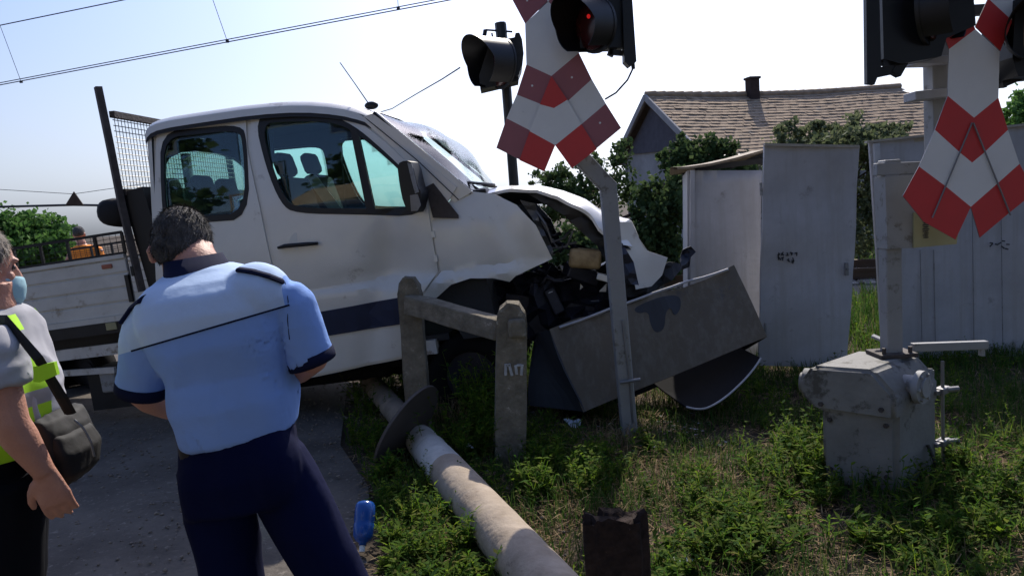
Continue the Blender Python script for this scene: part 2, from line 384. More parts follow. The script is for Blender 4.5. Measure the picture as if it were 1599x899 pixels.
# ================================================================== GROUND, ROAD, TRACK
def ground():
    m = mat('soil_and_dirt', (.085, .066, .048), .95, scale=2.5, col2=(.04, .031, .023), bump=1.0, bscale=18, spots=(30, .62, (.13, .105, .08)))
    # fine relief near the camera, coarse far away
    xs = np.concatenate([np.linspace(-900, -12, 14), np.linspace(-11, 12, 190), np.linspace(13, 900, 14)])
    ys = np.concatenate([np.linspace(-300, -2, 8), np.linspace(-1, 16, 150), np.linspace(17, 1500, 24)])
    X, Y = np.meshgrid(xs, ys, indexing='ij')
    Z = .018*np.sin(X*2.1+Y*1.3)+.014*np.sin(X*4.7-Y*3.9)+.008*np.sin(X*9+Y*11)
    Z = np.where((np.abs(X) < 11.5) & (Y > -1) & (Y < 16.2), Z, 0) - .02
    V = np.stack([X, Y, Z], -1).reshape(-1, 3); nx, ny = len(xs), len(ys)
    i, j = np.meshgrid(np.arange(nx-1), np.arange(ny-1), indexing='ij'); a = (i*ny+j).ravel()
    F = np.stack([a, a+ny, a+ny+1, a+1], 1)
    me = npmesh('ground', V, F); me.polygons.foreach_set('use_smooth', [True]*len(me.polygons))
    tag(link('ground', me, [m]), kind='structure')
    rm = mat('dirt_road', (.165, .145, .125), .95, scale=1.6, col2=(.075, .066, .058), bump=1.0, bscale=28, spots=(22, .58, (.21, .185, .16)))
    edge = [(-1.15, -1), (-.95, 1.2), (-.62, 2.6), (-.70, 3.4), (-.95, 4.3), (-1.3, 5.2), (-1.6, 7), (-1.7, 9), (-1.9, 11), (-2.2, 14), (-2.6, 18), (-3, 26)]
    mb = MB(); rows = []
    for (x, y) in edge:
        rows.append([(x*(1)-k*.35*(1+k*.12)+ (random.uniform(-.06, .06) if k == 0 else 0), y, .018+.010*math.sin(k*1.7+y*2)+.006*math.sin(k*3.1+y*5)+(0 if k else -.03)) for k in range(22)])
    vs = [p for r_ in rows for p in r_]; fs = []
    for i_ in range(len(rows)-1):
        for k in range(21): fs.append((i_*22+k, i_*22+k+1, (i_+1)*22+k+1, (i_+1)*22+k))
    mb.add(vs, fs); tag(mb.build('road', rm, smooth=True), kind='structure')
ground()
TP = lambda x, d=0: Vector((x, 11.9-.30*(x-5.6), 0)) + Vector((.287, .958, 0))*d     # track line, d metres across
TD = Vector((.958, -.287, 0))
def track():
    # ballast bed : a strip full of stones (nobody could count them)
    n = 9000; t = rng.uniform(-16, 10, n); d = rng.uniform(-1.7, 1.7, n); s = rng.uniform(.02, .05, n)
    base = np.array([[0, 0, 1], [1, 0, 0], [0, 1, 0], [-1, 0, 0], [0, -1, 0], [0, 0, -1]], float)
    tri = np.array([[0, 1, 2], [0, 2, 3], [0, 3, 4], [0, 4, 1], [5, 2, 1], [5, 3, 2], [5, 4, 3], [5, 1, 4]])
    C = np.stack([t, 11.9-.30*(t-5.6)+d*.958, np.clip(.12-np.maximum(np.abs(d)-1.2, 0)*.2, 0, 1)+rng.uniform(0, .02, n)], 1)
    V = (base[None]*rng.uniform(.6, 1.4, (n, 6, 3))*s[:, None, None] + C[:, None]).reshape(-1, 3)
    F = (tri[None]+(np.arange(n)*6)[:, None, None]).reshape(-1, 3)
    me = npmesh('ballast', V, F); tag(link('ballast', me, [M['stone']]), 'brown crushed stone heaped under the railway line', 'ballast', kind='stuff')
    mb = MB(); a, b = TP(-18), TP(12)
    pr = [(-2.0, -.02), (-1.3, .11), (1.3, .11), (2.0, -.02)]
    mb.add([TP(-18, p[0])+Vector((0, 0, p[1])) for p in pr]+[TP(12, p[0])+Vector((0, 0, p[1])) for p in pr], [(0, 1, 5, 4), (1, 2, 6, 5), (2, 3, 7, 6)])
    tag(mb.build('track_bed', M['stone']), kind='structure')
    rt = root('railway_track', TP(5.6), 'rusty railway track on stone ballast seen through the gap between the cabinets', 'railway track')
    for d in (-.72, .72):
        m1 = MB()
        m1.bar(TP(-18, d)+Vector((0, 0, .16)), TP(12, d)+Vector((0, 0, .16)), .13, .015)
        m1.bar(TP(-18, d)+Vector((0, 0, .22)), TP(12, d)+Vector((0, 0, .22)), .018, .11)
        m1.bar(TP(-18, d)+Vector((0, 0, .29)), TP(12, d)+Vector((0, 0, .29)), .07, .04)
        m1.build('rail', M['rail'], rt)
    for k in range(26):
        x = 3.2+k*.24 if k < 22 else 3.2
        if k >= 22: break
        m1 = MB(); c = TP(x); m1.bar(c+Vector((.287, .958, 0))*-1.25+Vector((0, 0, .10)), c+Vector((.287, .958, 0))*1.25+Vector((0, 0, .10)), .16, .09); m1.build('sleeper', M['sleeper'], rt)
track()

# ================================================================== HOUSE
def house():
    A = at(1008, 150, 20.0); d = Vector((.970, .243, 0)); n = Vector((.243, -.970, 0))
    L = 8.0; hw, hb = 3.0, 2.3; dz = 1.84; zb = A.z-1.5
    rt = root('house', (A.x, A.y, 0), 'small old house with weathered brown tiled roof and grey gable behind the bushes', 'house')
    # walls
    mb = MB(); i0 = .25
    def pt(s, w_, z): return Vector((A.x, A.y, 0))+d*s+n*w_+Vector((0, 0, z))
    zf = A.z-dz
    for s in (i0, L-i0-.2):
        mb.prism([pt(s, hw-.35, 0), pt(s, hw-.35, zf+.1), pt(s, 0, A.z-.12), pt(s, -hb+.3, zb+.08), pt(s, -hb+.3, 0)], d*.25)
    mb.prism([pt(i0+.25, hw-.36, 0), pt(L-i0-.2, hw-.36, 0), pt(L-i0-.2, hw-.36, zf+.1), pt(i0+.25, hw-.36, zf+.1)], -n*.25)
    mb.prism([pt(i0+.25, -hb+.31, 0), pt(L-i0-.2, -hb+.31, 0), pt(L-i0-.2, -hb+.31, zb+.05), pt(i0+.25, -hb+.31, zb+.05)], n*.25)
    mb.build('wall', M['plaster'], rt)
    g = MB(); g.prism([pt(i0-.03, hw-.6, zf+.3), pt(i0-.03, 0, A.z-.15), pt(i0-.03, -hb+.45, zb+.16), pt(i0-.03, -hb+.45, zf+.45), pt(i0-.03, hw-.6, zf+.25)], -d*.03)
    g.build('gable_boards', M['gable'], rt)
    # roof : courses of single tiles over a deck
    dk = MB()
    for (w1, z1) in ((hw, zf), (-hb, zb)):
        dk.prism([pt(0, 0, A.z-.13), pt(L, 0, A.z-.13), pt(L+.6, w1, z1-.10), pt(0, w1, z1-.10)], Vector((0, 0, -.07)))
    deck = dk.build('roof', M['wood'], rt)
    tl = MB(); rows = 20; cols = 36
    for (w1, z1) in ((hw, zf), (-hb, zb)):
        for r_ in range(rows):
            for c in range(cols):
                s0 = c/cols; s1 = (c+.97)/cols; o = (.5/cols if r_ % 2 else 0)
                t0 = r_/rows; t1 = (r_+1.25)/rows
                def q(s, t, lift):
                    Lr = L+.6*t; sg = min(max(s-o*.9, 0), 1)*Lr
                    sag = -.10*math.sin(math.pi*min(max(s, 0), 1))*(1-t*.5)+.010*math.sin(s*17+t*3)
                    return pt(sg, w1*t, A.z+(z1-A.z)*t+lift+sag)
                j = random.uniform(-.012, .018); k = random.uniform(-.010, .014)
                P = [q(s0, t0, .01), q(s1, t0, .01), q(s1, t1, .035+k), q(s0, t1, .035+j)]
                if (P[1]-P[0]).length < .05: continue
                tl.prism(P, (0, 0, -.022))
    for c in range(30):
        sg = L*c/30; sag = -.10*math.sin(math.pi*c/30)
        tl.tube([pt(sg, 0, A.z+.03+sag), pt(sg+L/30*1.1, 0, A.z+.045+sag)], .09, 8)
    tl.build('roof_tiles', M['tile'], deck)
    vb = MB(); vb.bar(pt(-.02, 0, A.z-.03), pt(-.02, hw, zf-.03), .05, .16); vb.bar(pt(-.02, 0, A.z-.03), pt(-.02, -hb, zb-.03), .05, .16)
    vb.build('bargeboard', M['plaster'], deck)
    ch = MB(); c = pt(3.1, .15, A.z+.02); ch.box(c, (.27, .27, .62), Matrix.Rotation(R(14), 3, 'Z')); ch.box(c+Vector((0, 0, .33)), (.33, .33, .06), Matrix.Rotation(R(14), 3, 'Z'))
    ch.build('chimney', M['brick'], deck)
    gt = MB(); gt.tube([pt(0, hw+.05, zf-.04), pt(L+.6, hw+.05, zf-.04)], .06); gt.tube([pt(.1, -hb, zb-.05), pt(.3, -hb+.1, zb-.2), pt(.3, -hb+.25, .1)], .05)
    gt.build('gutter', M['steel'], rt)
    wn = MB(); wn.box(pt(i0-.05, .3, 1.5), (.9, .05, .9), Matrix.Rotation(math.atan2(n.y, n.x), 3, 'Z')); wf = wn.build('window', M['wood'], rt)
house()

# ================================================================== PLANTS
def leaves(P, size, up=.3, aspect=.45):
    """rhombic leaves at points P (n,3)"""
    n = len(P); d = rng.normal(size=(n, 3)); d[:, 2] += up; d /= np.linalg.norm(d, axis=1)[:, None]
    s = rng.normal(size=(n, 3)); s -= d*(s*d).sum(1)[:, None]; s /= np.linalg.norm(s, axis=1)[:, None]
    L = (size*rng.uniform(.6, 1.3, n))[:, None]
    nn = np.cross(d, s)
    V = np.stack([P, P+d*L*.45+s*L*aspect+nn*L*.06, P+d*L, P+d*L*.45-s*L*aspect+nn*L*.06], 1).reshape(-1, 3)
    F = np.arange(n*4).reshape(-1, 4)
    return V, F
def tree(name, label, base, height, blobs, nleaf, lsize, matl, trunk_r=.09, group=None, cat='tree', lean=(0, 0)):
    """blobs: world (center, radius3) clumps; limbs reach from the trunk to each clump"""
    b = Vector(base); rt = root(name, b, label, cat, group)
    top = Vector((sum(c[0] for c, r in blobs)/len(blobs), sum(c[1] for c, r in blobs)/len(blobs), b.z+height*.55))
    mb = MB(); mb.tube([b, b.lerp(top, .35)+Vector((.06, 0, 0)), b.lerp(top, .7), top], [trunk_r, trunk_r*.8, trunk_r*.6, trunk_r*.4], 8)
    P = []
    tot = sum(r[0]*r[1]*r[2] for c, r in blobs)
    for c, r in blobs:
        c = Vector(c); s = b.lerp(top, random.uniform(.35, .95))
        mb.tube([s, s.lerp(c, .5)+Vector((0, 0, -.05)), c], [trunk_r*.4, trunk_r*.25, trunk_r*.1], 5)
        k = int(nleaf*r[0]*r[1]*r[2]/tot); ntw = max(6, k//28)
        for _ in range(ntw):
            u = rng.normal(size=3); u /= np.linalg.norm(u); rad = rng.uniform(.35, 1.12)
            e = np.array(c)+u*np.array(r)*rad
            if rng.random() < .5: mb.tube([c, Vector(e)], [trunk_r*.08, trunk_r*.03], 3, cap=False)
            st = np.array(r)*rng.uniform(.08, .24)
            P.append(e+rng.normal(size=(28, 3))*st)
    mb.build('trunk', M['bark'], rt)
    P = np.concatenate(P); P = P[P[:, 2] > .05]
    V, F = leaves(P, lsize); me = npmesh('crown', V, F); link('crown', me, [matl], rt)
    return rt
def B(px, py, Y, rx, rz, ry=None): return (tuple(at(px, py, Y)), (rx*Y/FOC, (ry or rx)*Y/FOC, rz*Y/FOC))
tree('leafy_tree', 'bright green leafy tree on the left horizon behind the flatbed', (at(40, 380, 24).x, 24, 0), 3,
     [B(20, 365, 24, 38, 34), B(60, 368, 24.5, 36, 34), B(92, 380, 23.6, 22, 24), B(-20, 372, 24, 35, 35), B(-60, 380, 24.5, 35, 40), B(40, 395, 23.8, 60, 25)], 15000, .17, M['tleaf3'], .12)
tree('loose_tree', 'thin loose tree with sky showing through, behind the bent cross sign', (at(905, 350, 14.5).x, 14.5, 0), 3,
     [B(905, 252, 14.5, 30, 18), B(945, 250, 14.2, 26, 20), B(880, 280, 14.8, 34, 20), B(848, 275, 14.6, 24, 14), B(972, 240, 14.6, 20, 16), B(920, 300, 14.3, 50, 30), B(865, 320, 14.5, 34, 25), B(840, 345, 14.5, 30, 25), B(975, 290, 14.5, 26, 26)], 4600, .085, M['tleaf'], .06)
tree('dense_bush', 'dense dark bush between the truck bonnet and the grey cabinet', (at(1010, 400, 12.5).x, 12.6, 0), 2.6,
     [B(1012, 315, 12.4, 26, 30), B(1040, 330, 12.2, 34, 50), B(985, 370, 12.3, 36, 32), B(1020, 400, 12.2, 50, 40), B(950, 400, 12.3, 40, 40), B(900, 390, 12.4, 45, 35), B(1065, 290, 12.6, 26, 36), B(870, 440, 12.4, 50, 30), B(800, 420, 12.6, 40, 30)], 16000, .095, M['tleaf'], .08, cat='bush')
tree('climbing_shrub', 'tall green shrub growing against the gable of the tiled house', (at(1100, 300, 15.2).x, 15.3, 0), 3,
     [B(1075, 240, 15.2, 28, 26), B(1110, 235, 15.0, 26, 20), B(1135, 240, 15.1, 20, 24), B(1060, 270, 15.2, 26, 30), B(1095, 275, 15.0, 40, 30), B(1040, 250, 15.4, 16, 16), B(1150, 270, 15.1, 30, 30), B(1180, 300, 15.2, 50, 30)], 9000, .10, M['tleaf'], .06, cat='shrub')
tree('pale_shrub', 'pale grey green shrub rising in front of the roof tiles above the cabinet doors', (at(1290, 300, 13.2).x, 13.6, 0), 3.2,
     [B(1235, 205, 13.5, 26, 14), B(1280, 200, 13.3, 30, 15), B(1330, 198, 13.5, 30, 15), B(1375, 205, 13.4, 26, 16), B(1400, 200, 13.6, 20, 16), B(1310, 225, 13.4, 80, 18), B(1350, 300, 13.4, 28, 60), B(1345, 360, 13.3, 24, 40), B(1250, 240, 13.4, 40, 30), B(1385, 240, 13.4, 40, 30)], 9500, .085, M['tleaf2'], .06, cat='shrub')
tree('distant_tree', 'green tree top beyond the right hand cabinet at the edge of the view', (at(1625, 180, 26).x, 26, 0), 6,
     [B(1600, 172, 26, 26, 22), B(1625, 160, 26, 30, 26), B(1650, 172, 26, 30, 30), B(1600, 195, 26, 40, 24), B(1640, 210, 26, 50, 40)], 6500, .17, M['tleaf3'], .14)

# ================================================================== OVERHEAD LINES
def behind():
    # what stands across the road behind the photographer: a cream house and big trees
    rt = root('cream_house', (-5, -9, 0), 'cream house across the road behind the photographer', 'house')
    mb = MB(); mb.box((-5, -9, 1.7), (9, 5, 3.4)); mb.build('wall', mat('cream_wall', (.45, .42, .30), .9), rt)
    mb = MB(); mb.prism([(-9.9, -6.2, 3.4), (-9.9, -11.8, 3.4), (-9.9, -9, 5.6)], (9.8, 0, 0)); mb.build('roof', M['tile'], rt)
    for x in (-7, -3.4):
        mb = MB(); mb.box((x, -6.48, 1.7), (1.1, .08, 1.2)); mb.build('window', M['black'], rt)
    for i, (x, y, h) in enumerate(((-14, -6, 9), (-1.5, -6.5, 11), (4.5, -5.0, 11), (9.5, -4.0, 11), (14.5, -2.5, 10), (-9, -14, 11))):
        bl = [((x+random.uniform(-1.9, 1.9), y+random.uniform(-1.3, 1.3), h*random.uniform(.30, .92)), (1.5, 1.4, 1.3)) for _ in range(10)]
        tree('roadside_tree', ['tall dark tree at the far left behind the photographer', 'tall tree beside the cream house', 'broad tree directly behind the photographer', 'broad tree right of centre behind the photographer', 'tall dark tree at the far right behind the photographer', 'tall tree rising over the cream house'][i], (x, y, 0), h, bl, 5200, .36, M['tleaf'], .22, group='trees behind the photographer')
behind()
def wires():
    # contact wire pair and messenger with droppers, over the track
    def wp(px, py, z=None):
        # point on the vertical plane over the track centre line
        d = ray(px, py); nrm = Vector((.287, .958, 0)); p0 = TP(5.6)
        t = (p0-CAM).dot(nrm)/d.dot(nrm); return CAM+d*t
    rt = root('catenary', (wp(0, 133).x, wp(0, 133).y, 0), 'overhead electric railway wires with thin droppers against the sky, top left', 'overhead wires')
    a, b = wp(0, 133), wp(705, 0)
    e = a+(a-b)*.6; g = b+(b-a)*.9
    mb = MB(); mb.tube([e, a, b, g], .011, 5); mb.tube([e+Vector((0, 0, .05)), a+Vector((0, 0, .045)), b+Vector((0, 0, .05)), g+Vector((0, 0, .05))], .010, 5); mb.build('contact_wire', M['wire'], rt)
    c, d_ = wp(0, 40), wp(195, 0); dv = (d_-c)
    mb = MB(); pts = [c-dv*3, c-dv*1.2-Vector((0, 0, .15)), c, d_, d_+dv*1.2+Vector((0, 0, .12)), d_+dv*3+Vector((0, 0, .5))]; mb.tube(pts, .012, 5); mb.build('messenger_wire', M['wire'], rt)
    for (p, q) in (((0, 40), (33, 128)), ((332, 0), (355, 65)), ((620, -20), (622, 15))):
        mb = MB(); A_ = wp(*p) if p[1] else wp(p[0]-6, -18); mb.tube([A_, wp(*q)], .006, 4); mb.build('dropper', M['wire'], rt)
    for q in ((33, 128), (355, 65), (622, 13)):
        mb = MB(); mb.box(wp(*q), (.06, .03, .05)); mb.build('clamp', M['wire'], rt)
    # height gauge of the crossing: cable with a triangular board
    Y = 22; rt = root('height_gauge', (at(115, 330, Y).x, Y, 0), 'dark triangular board on a cable strung across the road beyond the truck', 'height gauge')
    mb = MB(); mb.tube([at(-300, 330, Y), at(0, 323, Y), at(115, 320, Y), at(240, 322, Y)], .035, 5); mb.tube([at(-300, 305, Y), at(0, 296, Y), at(115, 303, Y), at(240, 285, Y)], .008, 4); mb.build('cable', M['wire'], rt)
    mb = MB(); mb.prism([at(102, 320, Y-.05), at(130, 320, Y-.05), at(115, 299, Y-.05)], (0, .03, 0)); mb.build('warning_board', M['wood'], rt)
    mb = MB()
    for px in (-300, 240): mb.tube([(at(px, 322, Y).x, Y, 0), (at(px, 322, Y).x, Y, at(px, 322, Y).z+.3)], .07)
    mb.build('post', M['steel'], rt)
wires()
# ================================================================== THE CRASHED TRUCK
TM = Matrix.Translation((-.75, 5.62, 0)) @ Matrix.Rotation(R(-7), 4, 'Z') @ Matrix.Rotation(R(-4.3), 4, 'Y')
TI = TM.inverted(); tn = TM.to_3x3() @ Vector((0, 1, 0)); T3 = TM.to_3x3()
WT = 1.93
def tl(px, py, w=0.0):
    """pixel -> truck-local (u, v) on the lengthwise plane w metres behind the near flank"""
    d = ray(px, py); p0 = TM @ Vector((0, w, 0)); t = (p0-CAM).dot(tn)/d.dot(tn)
    q = TI @ (CAM+d*t); return (q.x, q.z)
def tw(px, py, w=0.0): u, v = tl(px, py, w); return TM @ Vector((u, w, v))
def L(u, w, v): return TM @ Vector((u, w, v))
def PX(pts, w=0.0): return [tl(x, y, w) for x, y in pts]
truck = root('flatbed_truck', (0, 0, 0), 'crashed white double cab flatbed truck with crumpled bonnet and cracked windscreen', 'truck', mw=TM)
belt = tl(500, 332)[1]
CREASE = tl(520, 452)[1]
def bulge(u, v):
    # tumblehome above the belt line, slight barrel below, dents near the front
    w = .012
    if v > belt: w += .085*((v-belt)/.75)**1.3
    else: w += .05*((belt-v)/1.0)**2 - .02*math.sin(min(1, (belt-v)/.9)*math.pi)
    ub = tl(620, 430)[0]; d2 = ((u-ub)/.22)**2+((v-tl(620, 410)[1])/.20)**2
    w += .085*math.exp(-d2)
    vc = CREASE+.06*u*0; k_ = min(1, max(0, (vc-v)/.03)); w -= .014*k_ if v < vc else 0
    w += .010*math.exp(-((v-vc-.015)/.02)**2)
    d3 = ((u-tl(575, 425)[0])/.35)**2+((v-tl(575, 432)[1])/.06)**2
    w += .035*math.exp(-d3)
    d4 = (u-tl(600, 380)[0])-.35*(v-tl(600, 380)[1]); w += .030*math.exp(-(d4/.10)**2)*(1 if v < belt-.02 else max(0, 1-(v-belt+.02)/.02))
    return w
def flank(u, v, far=False, ex=0):
    w = bulge(u, v)+ex
    return L(u, WT-w, v) if far else L(u, w, v)
WIN_F = chaikin(PX([(392, 185), (430, 181), (505, 181), (545, 196), (590, 232), (638, 276), (652, 300), (656, 334), (560, 331), (462, 330), (440, 316), (415, 262)]), 2)
WIN_R = chaikin(PX([(241, 208), (300, 202), (366, 196), (376, 220), (387, 338), (320, 343), (256, 348), (248, 290)]), 2)
def grow(poly, k):
    cx = sum(p[0] for p in poly)/len(poly); cy = sum(p[1] for p in poly)/len(poly)
    return [Vector((cx+(p[0]-cx)*(1+k), cy+(p[1]-cy)*(1+k*1.6))) for p in poly]
ROOFPX = [(214, 206), (217, 189), (238, 179), (300, 169), (390, 156), (460, 151.5), (520, 156), (560, 166), (574, 173)]
# rear body line / door outlines in pixels on the near flank
REARD = [(232, 206), (300, 195), (374, 186), (379, 232), (404, 325), (424, 412), (432, 600), (262, 618), (246, 480), (236, 300)]
FRONTD = [(382, 180), (430, 172), (510, 171), (552, 185), (600, 222), (650, 268), (664, 300), (671, 345), (683, 424), (656, 462), (640, 556), (440, 598), (432, 412), (411, 325), (385, 232)]
def dent(u, v):  return .0
for far in (False, True):
    nm = 'near' if not far else 'far'
    thick = T3 @ Vector((0, (-.03 if far else .03), 0))
    # pillars, roof rail and sill as one stamped side frame sitting 12 mm behind the doors
    mb = MB()
    out = PX([(214, 206), (218, 196), (300, 180), (390, 168), (460, 163), (520, 167), (566, 178), (596, 205), (632, 236), (672, 274), (690, 300), (690, 312), (674, 345), (686, 424), (660, 464), (640, 560), (440, 602), (262, 622), (246, 480), (232, 310)]) if far else PX([(214, 206), (218, 196), (300, 180), (390, 168), (460, 163), (520, 167), (566, 178), (600, 198), (640, 232), (690, 274), (712, 292), (700, 312), (674, 345), (686, 424), (660, 464), (640, 560), (440, 602), (262, 622), (246, 480), (232, 310)])
    mb.sheet(out, [grow(WIN_F, -.015), grow(WIN_R, -.02)], .09, lambda u, v: flank(u, v, far, .014), thick, 0, 1)
    mb.build('cab_side', [M['paint'], M['dark']], truck, smooth=False)
    for (nmd, o_, wn) in (('rear_door', REARD, WIN_R), ('front_door', FRONTD, WIN_F)):
        mb = MB(); mb.sheet(PX(o_), [wn], .045, lambda u, v: flank(u, v, far), T3 @ Vector((0, (-.012 if far else .012), 0)), 0, 1)
        dr = mb.build('door', [M['paint'], M['dark']], truck, sharp=35)
        # rubber seal + black surround
        sm = MB(); sm.sheet(grow(wn, .035), [grow(wn, -.05)], .08, lambda u, v: flank(u, v, far, -.004), T3 @ Vector((0, (-.02 if far else .02), 0))); sm.build('window_seal', M['black'], dr)
        gm = MB(); gm.sheet(grow(wn, .0), [], .12, lambda u, v: flank(u, v, far, .012), T3 @ Vector((0, (-.004 if far else .004), 0))); gm.build('window', M['glass'], dr, smooth=True)
        if nmd == 'front_door':
            dm = MB(); a = tl(541, 196); b = tl(573, 334); a2 = tl(553, 200); b2 = tl(586, 334)
            dm.prism([flank(*a, far, -.008), flank(*a2, far, -.008), flank(*b2, far, -.008), flank(*b, far, -.008)], T3 @ Vector((0, (-.04 if far else .04), 0))); dm.build('window_divider', M['black'], dr)
            if not far:
                hm = MB(); p = [tw(x, y, -.035) for x, y in ((434, 387), (445, 384), (480, 381), (496, 380))]
                hm.tube(p, [.014, .022, .021, .016], 10, flat=.75)
                hm.box(tw(440, 386, -.01), (.03, .06, .02), T3); hm.box(tw(490, 380, -.01), (.03, .06, .02), T3)
                hm.build('handle', M['black'], dr, smooth=True)
                cm = MB(); cm.tube([tw(467, 377, .012), tw(467, 377, .006)], .07, 24); cm.build('handle_recess', M['paint'], dr)
            # navy rubbing strip and its continuation
    # navy strip across both doors
    st = MB()
    for (xa, xb) in ((436, 648), (262, 428)):
        q = [(xa, 497-(xa-500)*.18), (xb, 497-(xb-500)*.18), (xb, 527-(xb-500)*.16), (xa, 527-(xa-500)*.16)]
        q = [(x, y-10 if k < 2 else y) for k, (x, y) in enumerate(q)]
        u0 = PX(q); st.sheet(u0, [], .1, lambda u, v: flank(u, v, far, -.012), T3 @ Vector((0, (-.011 if far else .011), 0)))
    st.build('side_moulding', M['navy'], truck)
    # front wing
    mb = MB()
    wing = PX([(672, 338), (700, 314), (708, 300), (728, 298), (770, 303), (806, 320), (836, 352), (861, 406), (838, 416), (806, 430), (796, 440), (770, 434), (735, 434), (705, 444), (680, 466), (660, 462), (687, 425)])
    uf = tl(800, 380)[0]
    def wf(u, v):
        w = bulge(u, v)
        k = u-uf-.06-(v-tl(815, 400)[1])*.10
        if k > 0: w += .55*k
        w += .012*math.sin(u*19+v*7)*min(1, max(0, (u-uf+.35)/.3))
        q = v-tl(740, 352)[1]
        if q > 0: w += .22*q
        w -= .030*math.exp(-((u-tl(735, 432)[0])/.40)**4-((v-tl(735, 436)[1])/.055)**2)
        return L(u, WT-w, v) if far else L(u, w, v)
    mb.sheet(wing, [], .045, wf, T3 @ Vector((0, (-.012 if far else .012), 0)), 0, 1, .3)
    mb.build('front_wing', [M['paintdirty'] if far else M['paint'], M['dark']], truck, sharp=30)
    # cowl trim triangle
    mb = MB(); mb.sheet(PX([(664, 292), (676, 286), (716, 336), (716, 341), (676, 340)]), [], .04, lambda u, v: flank(u, v, far, -.006), T3 @ Vector((0, (-.01 if far else .01), 0)), 0, 0, .3); mb.build('cowl_trim', M['rustmet'] if not far else M['black'], truck)
    # wheel
    for px, py in ((736, 588), (-62, 640)):
        c = Vector((*tl(px, py, .15),)); wd = (.12, .34)
        mb = MB(); cy = lambda w_: (WT-w_) if far else w_
        rr = .345; prof = [(wd[0]+.02, .20), (wd[0], .23), (wd[0]+.005, .31), (wd[0]+.035, rr), (wd[1]-.035, rr), (wd[1]-.005, .31), (wd[1], .23), (wd[1]-.02, .20)]
        n = 36; vs = [L(c.x+r_*math.cos(2*math.pi*k/n), cy(w_), c.y+r_*math.sin(2*math.pi*k/n)) for w_, r_ in prof for k in range(n)]
        fs = [(i*n+k, i*n+(k+1) % n, (i+1)*n+(k+1) % n, (i+1)*n+k) for i in range(len(prof)-1) for k in range(n)]
        whl = MB(); whl.add(vs, fs); wo = whl.build('wheel', M['rubber'], truck, smooth=True)
        rm = MB(); rm.tube([L(c.x, cy(.15), c.y), L(c.x, cy(.18), c.y)], .20, 28); rm.tube([L(c.x, cy(.13), c.y), L(c.x, cy(.19), c.y)], .075, 20)
        for k in range(6):
            a = k*math.pi/3; rm.tube([L(c.x+.12*math.cos(a), cy(.14), c.y+.12*math.sin(a)), L(c.x+.12*math.cos(a), cy(.18), c.y+.12*math.sin(a))], .014, 6)
        rm.build('rim', M['eng'], wo)  # rim takes the near-black engine colour to imitate shade in the wheel arch
# roof
mb = MB(); rp = chaikin([Vector(p) for p in PX(ROOFPX)], 1, False); prof = [(.070, -.105), (.080, -.05), (.12, -.018), (.20, 0), (.45, .025), (WT/2, .035)]
prof = prof + [(WT-a, b) for a, b in reversed(prof[:-1])]
vs = [L(p.x, w_, p.y+dz) for p in rp for w_, dz in prof]; n = len(prof)
mb.add(vs, [(i*n+k, i*n+k+1, (i+1)*n+k+1, (i+1)*n+k) for i in range(len(rp)-1) for k in range(n-1)])
vs2 = [L(p.x, w_, p.y+dz-.03) for p in rp for w_, dz in prof]
mb.add(vs2, [(i*n+k, i*n+k+1, (i+1)*n+k+1, (i+1)*n+k) for i in range(len(rp)-1) for k in range(n-1)], 1)
mb.build('roof', [M['paint'], M['dark']], truck, sharp=40)
mb = MB()
g1 = [flank(*tl(x, y), False, -.006) for x, y in ((224, 203), (300, 190), (376, 180))]; mb.tube(g1, .003, 6)
g1 = [flank(*tl(x, y), False, -.006) for x, y in ((372, 169), (440, 163), (516, 166), (560, 178), (650, 250), (716, 312))]; mb.tube(g1, .004, 6)
mb.build('gutter_seal', M['black'], truck)
# rear wall of cab with window
ur = lambda v: tl(216, 206)[0] + (tl(246, 480)[0]-tl(216, 206)[0])*(tl(216, 206)[1]-v)/(tl(216, 206)[1]-tl(246, 480)[1])
vt = tl(216, 200)[1]; vb = tl(255, 600)[1]
mb = MB(); vw0, vw1 = vt-.60, vt-.13
hole = chaikin([(.22, vw0), (1.71, vw0), (1.71, vw1), (.22, vw1)], 2)
mb.sheet([(.09, vt-.02), (.012, belt), (.03, vb), (WT-.03, vb), (WT-.012, belt), (WT-.09, vt-.02)], [hole], .2, lambda a, v: L(ur(v)+.02, a, v), T3 @ Vector((.03, 0, 0)), 0, 1)
bk = mb.build('rear_wall', [M['paint'], M['dark']], truck)
mb = MB(); mb.sheet(hole, [], .3, lambda a, v: L(ur(v)+.03, a, v), T3 @ Vector((.004, 0, 0))); mb.build('rear_window', M['glass'], bk)
# floor, firewall, dashboard
u0 = tl(246, 600)[0]; u1 = tl(690, 500)[0]; vf = tl(500, 560)[1]
mb = MB(); mb.prism([L(u0+.05, .16, vf), L(u1, .16, vf), L(u1, WT-.16, vf), L(u0+.05, WT-.16, vf)], T3 @ Vector((0, 0, .05)))
ud, vd = tl(690, 330); mb.prism([L(ud-.45, .09, vd-.02), L(ud+.2, .09, vd+.04), L(ud+.28, .09, vf), L(ud, .09, vf), L(ud-.3, .09, vd-.3)], T3 @ Vector((0, WT-.18, 0)))
mb.build('cab_floor', M['dark'], truck)
# inner sill / body bottom
mb = MB(); mb.prism([L(u0, .10, vf-.09), L(u1-.1, .10, vf-.09), L(u1-.1, .10, vf+.02), L(u0, .10, vf+.02)], T3 @ Vector((0, .12, 0))); mb.prism([L(u0, WT-.2, vf-.10), L(u1-.1, WT-.2, vf-.10), L(u1-.1, WT-.2, vf+.02), L(u0, WT-.2, vf+.02)], T3 @ Vector((0, .12, 0))); mb.build('sill', M['paintdirty'], truck)
